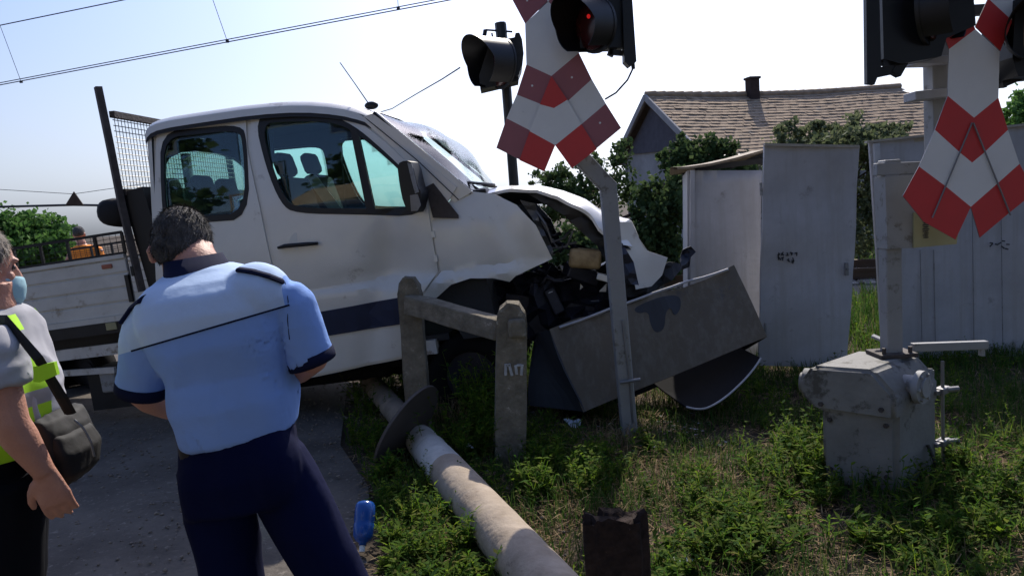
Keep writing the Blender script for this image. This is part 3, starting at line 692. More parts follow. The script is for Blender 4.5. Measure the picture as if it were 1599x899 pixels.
# seats
def seat(px, py, w, wide=.48, tan=False):
    """px,py: pixel of headrest centre at lateral w"""
    u, v = tl(px, py, w); X = T3 @ Vector((0, 1, 0)); 
    m1 = MB(); rot = T3 @ Matrix.Rotation(R(-12), 3, 'Y')
    m1.box(L(u+.10, w, v-.42), (.13, wide, .62), rot, bev=.04); so_ = m1.build('seat', M['seat'], truck, smooth=True)
    m1 = MB(); m1.box(L(u+.34, w, v-.76), (.5, wide, .14), T3, bev=.04); m1.build('seat_base', M['seat'], so_, smooth=True)
    m1 = MB(); m1.box(L(u, w, v), (.11, .26, .20), rot, bev=.045); m1.build('headrest', M['seat'], so_, smooth=True)
    m1 = MB(); m1.tube([L(u+.01, w-.06, v-.08), L(u+.04, w-.06, v-.16)], .007); m1.tube([L(u+.01, w+.06, v-.08), L(u+.04, w+.06, v-.16)], .007); m1.build('headrest_stay', M['steel'], so_)
    if tan:
        m1 = MB(); q = [(u+.02, v-.14), (u+.12, v-.13), (u+.34, v-.52), (u+.22, v-.52)]; m1.prism([L(a, w-wide/2-.012, b) for a, b in q], T3 @ Vector((0, .01, 0))); m1.build('side_panel', M['seattan'], so_)
seat(445, 258, .42); seat(486, 256, 1.35, tan=True); seat(318, 292, .55, .5); seat(355, 296, 1.0, .4); seat(268, 294, 1.4, .5)
# inner pillars (B posts) that stand between the rows
for w_ in (.10, WT-.16):
    mb = MB(); a, b = tl(388, 170), tl(425, 560); mb.prism([L(a[0]-.03, w_+.02, a[1]-.08), L(a[0]+.07, w_+.02, a[1]-.08), L(b[0]+.08, w_-.02, b[1]), L(b[0]-.06, w_-.02, b[1])], T3 @ Vector((0, .06, 0))); mb.build('inner_pillar', M['dark'], truck)
mb = MB(); q = [flank(*tl(x, y), False, .06) for x, y in ((410, 200), (416, 240), (447, 312))]; mb.tube(q, .012, 6, flat=.3); mb.build('seat_belt', M['seat'], truck)
# windscreen
a0 = Vector(tl(577, 176)); a1 = Vector(tl(730, 300)); dd = (a1-a0).normalized(); nr = Vector((-dd.y, dd.x)); nr = nr if nr.x > 0 else -nr
mb = MB(); NS, NT = 14, 18; vs = []
for i in range(NS+1):
    for j in range(NT+1):
        s = i/NS; t = j/NT; p = a0.lerp(a1, s) + nr*((.03+.50*s*(1-s))*(1-(2*t-1)**2)**.8 + .03*math.sin(math.pi*s)) + nr*.01*math.sin(s*9+t*14)
        wi = .10-.05*s; vs.append(L(p.x, wi+t*(WT-2*wi), p.y))
n = NT+1; mb.add(vs, [(i*n+j, i*n+j+1, (i+1)*n+j+1, (i+1)*n+j) for i in range(NS) for j in range(NT)])
ws = mb.build('windscreen', M['wglass'], truck, smooth=True)
mb = MB(); mb.tube([L(*(lambda p: (p.x, .085, p.y))(a0.lerp(a1, k/8)+nr*.012)) for k in range(9)], .016, 6)
mb.tube([L(*(lambda p: (p.x, WT-.085, p.y))(a0.lerp(a1, k/8)+nr*.012)) for k in range(9)], .016, 6)
mb.tube(vs[NS*n:NS*n+n], .02, 6); mb.build('windscreen_seal', M['black'], ws)
# A pillars outside
for w_ in (.065,):
    mb = MB(); mb.prism([L(a0.x-.10, w_+.01, a0.y-.015), L(a0.x+.03, w_+.01, a0.y+.01), L(a1.x+.03, w_-.02, a1.y), L(a1.x-.12, w_-.02, a1.y-.06)], T3 @ Vector((0, .08, 0))); mb.build('pillar', M['paint'], truck)
# wipers
mb = MB(); mb.tube([tw(752, 299, .5), tw(735, 288, .35), tw(722, 285, .25)], .010, 6); mb.tube([tw(722, 284, .2), tw(772, 289, .55)], .012, 5); mb.tube([tw(775, 292, .9), tw(745, 288, .7)], .012, 5); mb.build('wiper', M['black'], truck)
mb = MB(); mb.box(tw(745, 303, .35), (.22, .5, .05), T3, bev=.01); mb.build('cowl', M['black'], truck)
# aerial
mb = MB(); mb.tube([tw(577, 164, .3), tw(555, 132, .3), tw(531, 98, .3)], [.005, .004, .004], 6); mb.build('aerial', M['black'], truck)
mb = MB(); ellip(mb, tw(580, 165, .3), (.055, .025, .032)); mb.build('aerial_base', M['black'], truck, smooth=True)
# mirror
mb = MB(); P = [(620, 256), (633, 250), (644, 254), (652, 292), (658, 300), (652, 331), (640, 333), (630, 318), (624, 290)]
mb.prism(chaikin([tw(x, y, -.20) for x, y in P], 1), T3 @ Vector((.02, .16, 0))); mi_ = mb.build('mirror', M['black'], truck, sharp=40)
mb = MB(); mb.prism([tw(x, y, -.215) for x, y in ((640, 305), (652, 303), (657, 320), (652, 329), (642, 330))], T3 @ Vector((.0, .01, 0))); mb.build('indicator', M['steel'], mi_)
mb = MB(); mb.prism([tw(x, y, -.212) for x, y in ((636, 254), (643, 256), (650, 288), (654, 300), (648, 302), (642, 280))], T3 @ Vector((0, .01, 0))); mb.build('mirror_cap', M['greymet'], mi_)
mb = MB(); mb.bar(tw(640, 285, -.1), tw(652, 300, .03), .05, .05); mb.bar(tw(640, 322, -.1), tw(655, 326, .03), .05, .05); mb.build('mirror_arm', M['black'], mi_)
# ---- bonnet, crumpled upward
near = [(758, 303), (795, 297), (838, 297), (870, 307), (900, 325), (925, 343), (948, 364), (968, 388)]
rid = [(760, 296), (800, 289), (838, 289), (880, 299), (915, 313), (950, 330), (985, 346), (1003, 386)]
NN = [Vector(tl(x, y, .12)) for x, y in near]; RR = [Vector(tl(x, y, .45)) for x, y in rid]
def ip(A_, s): i = min(int(s*(len(A_)-1)), len(A_)-2); return A_[i].lerp(A_[i+1], s*(len(A_)-1)-i)
mb = MB(); NS, NT = 28, 22; vs = []
for i in range(NS+1):
    for j in range(NT+1):
        s = i/NS; t = j/NT; a = ip(NN, s); b = ip(RR, s)
        k = min(t/.22, 1); p = a.lerp(b, k**.6)
        if t > .22: q = (t-.22)/.78; p = p + Vector((0, -.02-.10*q*q-.08*s*q))
        cr = .007*math.sin(s*21+t*9)+.006*math.sin(s*13-t*23)+.014*abs(math.sin(s*8+t*5))
        vs.append(L(p.x+cr*.6, .12+t*1.55+.015*math.sin(s*30), p.y+cr*(.3+s)))
n = NT+1; fs = [(i*n+j, i*n+j+1, (i+1)*n+j+1, (i+1)*n+j) for i in range(NS) for j in range(NT)]
mb.add(vs, fs, 0); off = T3 @ Vector((-.01, .0, -.022)); mb.add([v+off for v in vs], fs, 1)
for e in (0, NT): mb.add([vs[i*n+e] for i in range(NS+1)]+[vs[i*n+e]+off for i in range(NS+1)], [(i, i+1, NS+2+i, NS+1+i) for i in range(NS)], 0)
bon = mb.build('bonnet', [M['paint'], M['blackmet']], truck, sharp=22)
def crum(name, pts, w0, w1, amp, mats, step=.05, seed=0, thick=.012, parent=truck):
    mb = MB(); P = PX(pts, (w0+w1)/2); us = [p[0] for p in P]; lo, hi = min(us), max(us)
    def fn(u, v):
        k = (u-lo)/(hi-lo); w_ = w0+(w1-w0)*k
        w_ += amp*(math.sin(u*31+seed+v*7)+.8*math.sin(v*43+seed*2-u*13)+.6*abs(math.sin(u*17+v*29+seed)))
        return L(u, w_, v)
    mb.sheet(P, [], step, fn, T3 @ Vector((0, thick, 0)), 0, len(mats)-1 if len(mats) > 1 else 0, .4)
    return mb.build(name, mats, parent, sharp=18)
crum('bonnet_frame', [(820, 300), (850, 302), (880, 314), (905, 330), (930, 350), (948, 372), (962, 400), (958, 432), (946, 410), (932, 384), (908, 362), (880, 336), (850, 318)], .16, .22, .008, [M['blackmet']], .05, 2)
crum('bonnet_front', [(960, 346), (986, 346), (998, 372), (1012, 392), (1046, 405), (1036, 432), (1018, 448), (992, 450), (985, 420), (968, 400), (958, 372)], .10, .45, .010, [M['paint'], M['dark']], .10, 1)
crum('torn_grille', [(956, 376), (972, 380), (990, 410), (998, 446), (975, 442), (955, 420)], .04, .08, .02, [M['eng']], .04, 3)
crum('crumpled_panel', [(985, 430), (1046, 410), (1075, 418), (1050, 440), (1000, 462), (960, 458)], .3, .7, .04, [M['dark']], .05, 5)
crum('headlight_housing', [(1066, 390), (1080, 385), (1088, 394), (1080, 402), (1078, 418), (1066, 420), (1060, 408)], .25, .35, .03, [M['eng']], .03, 9)
crum('inner_wing', [(812, 312), (836, 318), (842, 345), (866, 398), (856, 404), (838, 352)], .2, .3, .02, [M['steel']], .04, 4)
crum('torn_liner', [(690, 450), (800, 434), (860, 412), (900, 440), (880, 500), (800, 520), (700, 500)], .34, .5, .05, [M['eng']], .07, 11)
crum('radiator', [(830, 440), (960, 430), (1010, 455), (1000, 480), (850, 540), (820, 520)], .25, .5, .05, [M['eng']], .08, 6)
mb = MB(); mb.box(tw(914, 403, .30), (.25, .22, .15), T3 @ Matrix.Rotation(R(12), 3, 'Y'), bev=.03); mb.build('fluid_tank', M['tan'], truck, smooth=True)
mb = MB()
random.seed(5)
for k in range(26):
    px, py = random.uniform(800, 975), random.uniform(415, 510); w_ = random.uniform(.35, 1.6)
    mb.box(tw(px, py, w_), (random.uniform(.08, .3), random.uniform(.1, .3), random.uniform(.08, .22)), T3 @ Matrix.Rotation(random.uniform(-.5, .5), 3, 'Y') @ Matrix.Rotation(random.uniform(-.5, .5), 3, 'Z'), bev=.012)
mb.box(tw(860, 470, 1.0), (.75, 1.0, .4), T3, bev=.03)
mb.build('engine', M['eng'], truck)
mb = MB()
for k in range(30):
    px, py = random.uniform(830, 975), random.uniform(345, 450); w_ = random.uniform(.25, .9); p = tw(px, py, w_)
    if py < 385 and px > 880: continue
    pts = [p]
    for _ in range(4): p = p+Vector((random.uniform(-.09, .09), random.uniform(-.08, .08), random.uniform(-.07, .05))); pts.append(p)
    mb.tube(pts, random.uniform(.006, .02), 6)
mb.build('hose', M['eng'], truck, smooth=True)
mb = MB(); mb.tube([tw(838, 330, .25), tw(852, 350, .2), tw(862, 378, .22), tw(880, 372, .3), tw(892, 358, .4)], .010, 6); mb.tube([tw(845, 345, .4), tw(870, 386, .35), tw(900, 378, .4)], .012, 6); mb.tube([tw(895, 360, .2), tw(885, 385, .25), tw(862, 388, .3)], .008); mb.build('bent_bracket', M['steel'], truck)
for k in range(16):
    px, py = random.uniform(845, 975), random.uniform(395, 470); mb = MB(); p = tw(px, py, random.uniform(.15, .4)); s_ = random.uniform(.02, .06)
    q = [p+Vector((random.uniform(-s_, s_), random.uniform(-.01, .01), random.uniform(-s_, s_)*.7)) for _ in range(3)]
    mb.prism(q, (0, .006, .004)); mb.build('torn_fragment', M['paint'] if k % 3 == 0 else M['steel'], truck)
for k, (px, py) in enumerate(((676, 366), (680, 404))):
    mb = MB(); mb.box(tw(px, py, -.004), (.03, .012, .05), T3, bev=.003); mb.build('door_hinge', M['paint'], truck)
mb = MB(); mb.box(tw(944, 434, .2), (.12, .05, .05), T3 @ Matrix.Rotation(.4, 3, 'Y'), bev=.01); mb.build('broken_lamp', M['paint'], truck)
mb = MB(); mb.bar(tw(790, 470, .45), tw(985, 500, .45), .1, .14); mb.bar(tw(790, 470, 1.4), tw(985, 500, 1.4), .1, .14); mb.build('chassis_nose', M['eng'], truck)
# ---- chassis and bed
ub0 = tl(-230, 500)[0]; ub1 = tl(208, 470)[0]; vb0 = tl(150, 497)[1]; vb1 = tl(150, 408)[1]
mb = MB()
for w_ in (.45, 1.3): mb.prism([L(ub0+.2, w_, vb0-.32), L(u1+.1, w_, vb0-.32), L(u1+.1, w_, vb0-.12), L(ub0+.2, w_, vb0-.12)], T3 @ Vector((0, .08, 0)))
for k in range(5): uu = ub0+.4+k*.55; mb.prism([L(uu, .1, vb0-.13), L(uu+.07, .1, vb0-.13), L(uu+.07, .1, vb0-.03), L(uu, .1, vb0-.03)], T3 @ Vector((0, WT-.2, 0)))
mb.prism([L(-2.9, .2, .35), L(-2.3, .2, .35), L(-2.3, .2, .7), L(-2.9, .2, .7)], T3 @ Vector((0, .35, 0)))
mb.prism([L(-2.1, .25, .30), L(-1.2, .25, .30), L(-1.2, .25, .62), L(-2.1, .25, .62)], T3 @ Vector((0, .35, 0)))
mb.build('chassis', M['blackmet'], truck)
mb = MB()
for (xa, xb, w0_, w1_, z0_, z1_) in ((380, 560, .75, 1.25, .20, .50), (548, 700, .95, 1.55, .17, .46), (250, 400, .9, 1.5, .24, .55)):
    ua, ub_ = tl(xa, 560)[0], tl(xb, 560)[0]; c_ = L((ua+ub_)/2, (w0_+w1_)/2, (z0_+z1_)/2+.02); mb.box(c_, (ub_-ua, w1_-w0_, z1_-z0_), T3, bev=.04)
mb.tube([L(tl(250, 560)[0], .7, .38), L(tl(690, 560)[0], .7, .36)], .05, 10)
mb.build('underbody_blocker', M['shadeblack'], truck)  # dark boxes and pipe added to block sunlit ground beyond the truck
mb = MB(); mb.prism([L(ub0, .0, vb0-.035), L(ub1+.03, .0, vb0-.035), L(ub1+.03, .0, vb0), L(ub0, .0, vb0)], T3 @ Vector((0, WT, 0)))
bed = mb.build('bed', M['wood'], truck)
for far in (False, True):
    mb = MB(); w_ = (WT-.03) if far else 0; H = vb1-vb0
    # ribbed side board
    prf = []; z = .004
    for k in range(4):
        prf += [(z, 0), (z+H*.2, 0), (z+H*.22, .012), (z+H*.245, .012)]; z += H*.25
    prf = [(a, b) for a, b in prf if a < H]+[(H, 0)]
    vs = [L(u, w_+(.018-b if far else b), vb0+a) for u in (ub0, ub1) for a, b in prf]; n = len(prf)
    mb.add(vs, [(k, k+1, n+k+1, n+k) for k in range(n-1)])
    mb.prism([L(ub0, w_+.014, vb0+.002), L(ub1, w_+.014, vb0+.002), L(ub1, w_+.014, vb1), L(ub0, w_+.014, vb1)], T3 @ Vector((0, .02, 0)))
    mb.bar(L(ub0, w_, vb0-.02), L(ub1+.04, w_, vb0-.02), .04, .045, T3 @ Vector((0, 0, 1)))
    mb.bar(L(ub0, w_+.01, vb1+.012), L(ub1, w_+.01, vb1+.012), .04, .03, T3 @ Vector((0, 0, 1)))
    sb = mb.build('side_board', M['bedpaint'], truck)
    mb = MB(); mb.bar(L(ub0, w_+.01, vb0-.09), L(ub1+.02, w_+.01, vb0-.09), .05, .09, T3 @ Vector((0, 0, 1))); mb.build('bed_rail', M['blackmet'], truck)
    # grid rail above
    mb = MB(); v0, v1 = vb1+.035, vb1+.20; U0, U1 = tl(62, 390)[0]-1.2, tl(193, 390)[0]
    for v_ in (v0, v1): mb.bar(L(U0, w_+.015, v_), L(U1, w_+.015, v_), .022, .022)
    u_ = U1
    while u_ > U0: mb.bar(L(u_, w_+.015, v0), L(u_, w_+.015, v1), .02, .02, (0, 1, 0)); u_ -= .24
    u_ = U1
    while u_ > U0: mb.tube([L(u_, w_+.015, v0), L(u_, w_+.015, v1)], .002, 4, cap=False); u_ -= .055
    for k in range(1, 4): v_ = v0+(v1-v0)*k/4; mb.tube([L(U0, w_+.015, v_), L(U1, w_+.015, v_)], .002, 4, cap=False)
    mb.build('grid_rail', M['blackmet'], truck)
mb = MB(); mb.box(tw(202, 450, -.01), (.035, .03, .22), T3, bev=.005); mb.box(tw(208, 423, -.01), (.03, .03, .08), T3, bev=.005); mb.build('latch', M['black'], truck)
mb = MB(); mb.box(tw(167, 416, -.005), (.09, .015, .035), T3, bev=.006); mb.build('side_marker', M['pinklit'], truck)
mb = MB(); mb.box(tw(174, 509, -.02), (.09, .015, .06), T3, bev=.003); mb.build('reflector', M['yellow'], truck)
mb = MB(); mb.bar(tw(85, 556, .05), tw(190, 543, .05), .03, .09); mb.bar(tw(60, 585, .1), tw(180, 577, .1), .03, .05); mb.build('side_guard', M['paintdirty'], truck)
mb = MB(); mb.box(tw(180, 592, .2), (.14, .2, .18), T3, bev=.02); mb.build('fuel_cap_box', M['greymet'], truck)
# headboard behind the cab
hb = MB(); pn = [(153, 136), (172, 228), (190, 320), (222, 455)]
for w_ in (.0, WT-.04):
    q = PX(pn); q = [L(u, w_, v) for u, v in q]
    hb.tube([q[0], q[0].lerp(q[1], .02)]+q[1:], .034, 4)
hb.build('headboard_post', M['rustmet'], truck)
a_ = tl(172, 178); b_ = tl(190, 300)
mb = MB(); mb.bar(L(a_[0], .02, a_[1]), L(a_[0], WT-.02, a_[1]), .045, .05)
mb.bar(L(b_[0], .02, b_[1]), L(b_[0], WT-.02, b_[1]), .045, .05); mb.bar(L(a_[0]+.01, WT*.5, a_[1]-.25), L(b_[0], WT*.5, b_[1]-.3), .06, .06, (0, 1, 0)); hbo = mb.build('headboard', M['rustmet'], truck)
mb = MB()
for k in range(1, 14): p = Vector(a_).lerp(Vector(b_), k/14); mb.tube([L(p.x, .02, p.y), L(p.x, WT-.02, p.y)], .0035, 4, cap=False)
for k in range(1, 46): w_ = k*WT/46; mb.tube([L(a_[0], w_, a_[1]), L(b_[0], w_, b_[1])], .003, 4, cap=False)
mb.build('wire_mesh', M['blackmet'], hbo)
mb = MB(); mb.prism([L(b_[0]-.02, .03, b_[1]), L(b_[0]+.16, .03, b_[1]+.02), L(b_[0]+.26, .03, vb0+.1), L(b_[0]+.06, .03, vb0+.1)], T3 @ Vector((0, WT-.06, 0))); mb.build('storage_panel', M['black'], truck)
mb = MB(); c1 = tl(160, 333)
ellr = []
for w_ , k in ((.04, .6), (.07, .9), (.15, 1), (1.6, 1), (1.7, .7)): ellr.append((L(c1[0]+.02, w_, c1[1]), (T3 @ Vector((.13, 0, -.03)))*k, (T3 @ Vector((.02, 0, .115)))*k))
loft(mb, ellr, 18); t_ = mb.build('rolled_tarp', M['bag'], None, origin=L(c1[0], .8, c1[1]-.11), smooth=True); tag(t_, 'black rolled tarpaulin lying behind the white cab on the flatbed', 'tarpaulin')
# ================================================================== CABINETS
def cabinets():
    X = Vector((1, 0, 0)); Yv = Vector((0, 1, 0)); 
    # left cabinet, with its curled roof sheet and open door
    Y = 6.75; b = gr(1095, 560).y
    rt = root('metal_cabinet', (at(1125, 500, Y).x, Y, 0), 'open grey metal cabinet with a curled roof sheet, left one beside the leaning door', 'cabinet', 'railway equipment cabinets')
    def Q(px, py, y=Y): return at(px, py, y)
    def vert(px, py, y, z): p = at(px, py, y); return Vector((p.x, y, z))
    F = [Q(1078, 266), Q(1190, 266), Q(1186, 500), vert(1186, 500, Y, .06), vert(1076, 500, Y, .06), Q(1076, 400)]
    mb = MB(); ext = Vector((.17, .75, 0))
    # near face, as a slightly wavy sheet
    us = [(p.x, p.z) for p in F]
    mb.sheet(us, [], .12, lambda x, z: Vector((x, Y+.012*math.sin(z*5+x*3), z)), (0, .02, 0))
    mb.build('front_panel', M['cabpaint'], rt, smooth=True)
    mb = MB(); a, c = F[0], Vector((F[4].x, Y, .06)); mb.prism([a+Vector((-.003, .022, 0)), a+ext*.8+Vector((-.02, .1, -.03)), c+ext*.8+Vector((-.02, .1, 0)), c+Vector((-.003, .022, 0))], (-.02, 0, 0))
    mb.prism([a+Vector((-.004, -.01, 0)), a+Vector((.035, -.01, 0)), c+Vector((.035, -.01, 0)), c+Vector((-.004, -.01, 0))], (0, -.012, 0)); mb.build('side_panel', M['cabpaint'], rt)
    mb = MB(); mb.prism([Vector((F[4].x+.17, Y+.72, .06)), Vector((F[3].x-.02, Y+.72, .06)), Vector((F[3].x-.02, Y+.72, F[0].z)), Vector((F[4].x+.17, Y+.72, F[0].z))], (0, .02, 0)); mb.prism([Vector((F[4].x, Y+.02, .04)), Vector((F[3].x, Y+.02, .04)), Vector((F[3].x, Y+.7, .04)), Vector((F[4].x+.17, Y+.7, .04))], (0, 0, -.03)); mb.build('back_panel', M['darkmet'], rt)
    mb = MB(); top = [(1057, 261), (1075, 260), (1110, 255), (1150, 246), (1192, 234), (1215, 232)]
    vs = []
    for px, py in top: p = at(px, py, Y-.04); vs += [p, p+Vector((.04, .45, .02)), p+Vector((.12, .85, -.02))]
    n = len(top); mb.add(vs, [(i*3+k, i*3+k+1, i*3+k+4, i*3+k+3) for i in range(n-1) for k in range(2)])
    mb.add([v+Vector((0, 0, -.022)) for v in vs], [(i*3+k, i*3+k+1, i*3+k+4, i*3+k+3) for i in range(n-1) for k in range(2)])
    mb.add([vs[i*3] for i in range(n)]+[vs[i*3]-Vector((0, 0, .022)) for i in range(n)], [(i, i+1, n+i+1, n+i) for i in range(n-1)])
    mb.build('roof_sheet', M['rustmet'] and mat('rust_edged_sheet', (.30, .24, .17), .8, scale=8, col2=(.16, .11, .07)), rt)
    mb = MB(); mb.bar(at(1085, 264, Y+.3), at(1200, 250, Y+.3), .03, .05); mb.bar(at(1140, 262, Y+.4), at(1195, 240, Y+.4), .03, .03); mb.build('inner_rail', M['blackmet'], rt)
    # leaning door
    Y2 = 6.32
    rt = root('cabinet_door', (at(1260, 570, Y2).x, Y2, 0), 'tall flat grey metal door standing open beside the curled cabinet', 'door')
    P = [(1194, 226), (1262, 228), (1341, 228), (1336, 400), (1321, 573), (1186, 571), (1188, 400)]
    mb = MB(); mb.sheet([(at(x, y, Y2).x, at(x, y, Y2).z) for x, y in P], [], .12, lambda x, z: Vector((x, Y2+.016*math.sin(x*4+z*2.2)+.008*math.sin(z*9), z)), (0, .03, 0)); mb.build('door_panel', M['cabpaint'], rt, smooth=False, sharp=40)
    mb = MB(); mb.bar(at(1193, 226, Y2-.006), at(1341, 229, Y2-.006), .035, .022); mb.build('top_edge', mat('cream_edge', (.42, .38, .32), .7), rt)
    tx = MB(); random.seed(3)
    for px, py in ((1216, 397), (1222, 396), (1229, 397), (1236, 396), (1222, 404), (1231, 406), (1238, 405), (1243, 397), (1238, 409), (1217, 403)):
        p = at(px, py, Y2-.022); tx.bar(p+Vector((-.012, 0, random.uniform(-.018, .018))), p+Vector((.012, 0, random.uniform(-.018, .018))), .003, .010)
        tx.bar(p+Vector((random.uniform(-.01, .01), 0, -.015)), p+Vector((random.uniform(-.01, .01), 0, .015)), .009, .003, (0, 1, 0))
    tx.build('stencil_mark', M['ink'], rt)
    for z_ in (.35, 1.55):
        mb = MB(); q = at(1192, 400, Y2-.01); q.z = z_; mb.tube([q, q+Vector((0, 0, .11))], .013, 8); mb.build('hinge', M['greymet'], rt)
    mb = MB(); q = at(1322, 420, Y2-.012); mb.box(q, (.03, .02, .11), bev=.004); mb.tube([q+Vector((0, -.01, 0)), q+Vector((0, -.03, 0))], .008, 8); mb.build('lock', M['steel'], rt)
    # right cabinet
    Y3 = 6.45
    rt = root('metal_cabinet', (at(1480, 560, Y3).x, Y3, 0), 'wide grey metal cabinet with seamed panels behind the right hand cross sign', 'cabinet', 'railway equipment cabinets')
    P = [(1357, 222), (1440, 213), (1560, 198), (1640, 192), (1640, 558), (1400, 559), (1380, 559), (1370, 400)]
    mb = MB(); mb.sheet([(at(x, y, Y3).x, at(x, y, Y3).z) for x, y in P], [], .14, lambda x, z: Vector((x, Y3+.010*math.sin(x*6+z*2), z)), (0, .03, 0)); fp = mb.build('front_panel', M['cabpaint'], rt, sharp=40)
    for px in (1437, 1458, 1517, 1562):
        mb = MB(); t0, t1 = (390 if px < 1500 else 230), 545; a, c = at(px, t0, Y3-.018), at(px+(4 if px > 1500 else 3), t1, Y3-.018); mb.bar(a, c, .004, .008, (0, 1, 0)); mb.build('seam', M['greymet'], fp)
    mb = MB(); a = at(1384, 222, Y3-.02); c = at(1402, 555, Y3-.02); mb.bar(at(1368, 224, Y3-.03), at(1388, 556, Y3-.03), .05, .03, (0, 1, 0)); mb.build('door_edge', mat('pale_edge', (.50, .51, .53), .6, var=.3), rt)
    mb = MB(); mb.prism([at(1357, 224, Y3), at(1640, 194, Y3), at(1640, 194, Y3)+Vector((0, .8, 0)), at(1357, 224, Y3)+Vector((.45, .8, 0))], (0, 0, -.03))
    mb.bar(at(1352, 222, Y3-.01), at(1645, 190, Y3-.01), .05, .02); mb.build('roof_sheet', mat('cream_edge_roof', (.42, .38, .32), .7), rt)
    mb = MB(); p = at(1385, 545, Y3); q = at(1640, 540, Y3)
    mb.prism([Vector((p.x, Y3+.04, .05)), Vector((p.x+.5, Y3+.78, .05)), Vector((p.x+.4, Y3+.78, at(1357, 224, Y3).z-.05)), Vector((p.x-.1, Y3+.04, at(1357, 224, Y3).z-.05))], (.02, 0, 0))
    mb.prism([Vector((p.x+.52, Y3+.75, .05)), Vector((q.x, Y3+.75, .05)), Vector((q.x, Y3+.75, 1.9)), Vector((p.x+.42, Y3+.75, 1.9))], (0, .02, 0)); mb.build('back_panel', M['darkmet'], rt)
    tx = MB(); random.seed(4)
    for px, py in ((1548, 377), (1556, 380), (1561, 378), (1567, 379), (1566, 386), (1572, 388), (1574, 379), (1548, 383)):
        p = at(px, py, Y3-.022); tx.bar(p+Vector((-.014, 0, random.uniform(-.02, .02))), p+Vector((.014, 0, random.uniform(-.02, .02))), .003, .011)
    tx.build('stencil_mark', M['ink'], rt)
    for k in range(3):
        pass
    # tipped cabinet under the truck's nose
    rt = root('tipped_cabinet', (at(1000, 640, 5.3).x, 5.4, 0), 'brown grey metal cabinet knocked over in front of the truck', 'cabinet', None)
    A, B_, C, D = at(858, 516, 5.32), at(1146, 418, 5.55), at(1197, 526, 5.25), at(911, 643, 5.05)
    nb = (B_-A).cross(D-A).normalized(); nb = nb if nb.y > 0 else -nb
    def fn(u, v):
        p = A*(1-u)*(1-v)+B_*u*(1-v)+C*u*v+D*(1-u)*v
        return p + nb*(.014*math.sin(u*9+v*3)+.006*math.sin(u*30)*(1-v)*2) + Vector((0, 0, .012*math.sin(u*14)*(1-v)+.012*math.sin(u*6+1)*(1-v)))
    mb = MB(); mb.sheet([(0, 0), (1, 0), (1, 1), (0, 1)], [], .055, fn, nb*.015, 0, 1); mb.build('front_panel', [M['brownmet'], M['darkmet']], rt, sharp=40)
    dp = nb*.5 + Vector((0, .12, 0))
    mb = MB(); E1 = at(832, 520, 5.9); E2 = at(826, 632, 5.5)
    mb.sheet([(0, 0), (1, 0), (1, 1), (0, 1)], [], .15, lambda u, v: (A.lerp(E1, u)).lerp(D.lerp(E2, u), v)+Vector((-.015*math.sin(u*5+v*4), 0, 0)), Vector((.012, .006, 0))); mb.build('side_panel', M['darkmet'], rt)
    mb = MB(); mb.prism([B_+nb*.02, B_+dp, C+dp, C+nb*.02], Vector((-.02, 0, 0))); mb.prism([A+dp, B_+dp, C+dp, D+dp], nb*.015); mb.prism([A+nb*.02+Vector((0, 0, -.05)), D+nb*.02, D+dp, A+dp-Vector((0, 0, .05))], (.02, 0, 0)); mb.build('inner_panel', M['shadeblack'], rt)
    mb = MB(); rim = [at(x, y, yy) for x, y, yy in ((1146, 418, 5.54), (1110, 430, 5.50), (1060, 444, 5.46), (1010, 462, 5.43), (972, 474, 5.40), (920, 494, 5.36), (858, 516, 5.31))]
    mb.tube([p+Vector((0, .0, random.uniform(-.006, .006))) for p in chaikin(rim, 1, False)], .010, 6); mb.build('bent_rim', M['cabpaint'], rt)
    def uv(px, py):
        a_, b_, c_, d_ = [np.array(q, float) for q in ((858, 516), (1146, 418), (1197, 526), (911, 643))]; u_, v_ = .5, .5
        for _ in range(12):
            p_ = a_*(1-u_)*(1-v_)+b_*u_*(1-v_)+c_*u_*v_+d_*(1-u_)*v_; du = (b_-a_)*(1-v_)+(c_-d_)*v_; dv = (d_-a_)*(1-u_)+(c_-b_)*u_
            e_ = np.linalg.solve(np.stack([du, dv], 1), np.array([px, py])-p_); u_ += e_[0]; v_ += e_[1]
        return (float(u_), float(v_))
    mb = MB(); mb.sheet(chaikin([uv(*q) for q in ((985, 480), (1030, 466), (1060, 457), (1063, 480), (1051, 497), (1045, 480), (1036, 492), (1036, 516), (1022, 523), (1013, 508), (1010, 487), (993, 491))], 2), [], .03, lambda u, v: fn(u, v)-nb*.003, nb*.001); mb.build('dark_stain', M['darkmet'], rt)
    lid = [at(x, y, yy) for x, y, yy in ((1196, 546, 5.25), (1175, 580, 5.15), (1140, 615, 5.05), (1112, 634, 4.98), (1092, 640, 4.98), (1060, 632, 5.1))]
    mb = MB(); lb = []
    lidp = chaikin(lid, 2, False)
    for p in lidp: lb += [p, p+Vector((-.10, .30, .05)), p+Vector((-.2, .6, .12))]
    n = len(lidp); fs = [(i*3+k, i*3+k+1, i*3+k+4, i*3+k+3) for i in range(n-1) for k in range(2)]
    mb.add(lb, fs); mb.add([v-Vector((0, 0, .012)) for v in lb], fs); mb.add([lb[i*3] for i in range(n)]+[lb[i*3]-Vector((0, 0, .012)) for i in range(n)], [(i, i+1, n+i+1, n+i) for i in range(n-1)]); mb.build('hanging_lid', M['shadeblack'], rt, smooth=False)  # lid coloured near-black in place of the shade the cabinet casts on it
    mb = MB(); mb.tube(lidp, .007, 6); mb.build('lid_edge', M['cabpaint'], rt)
cabinets()

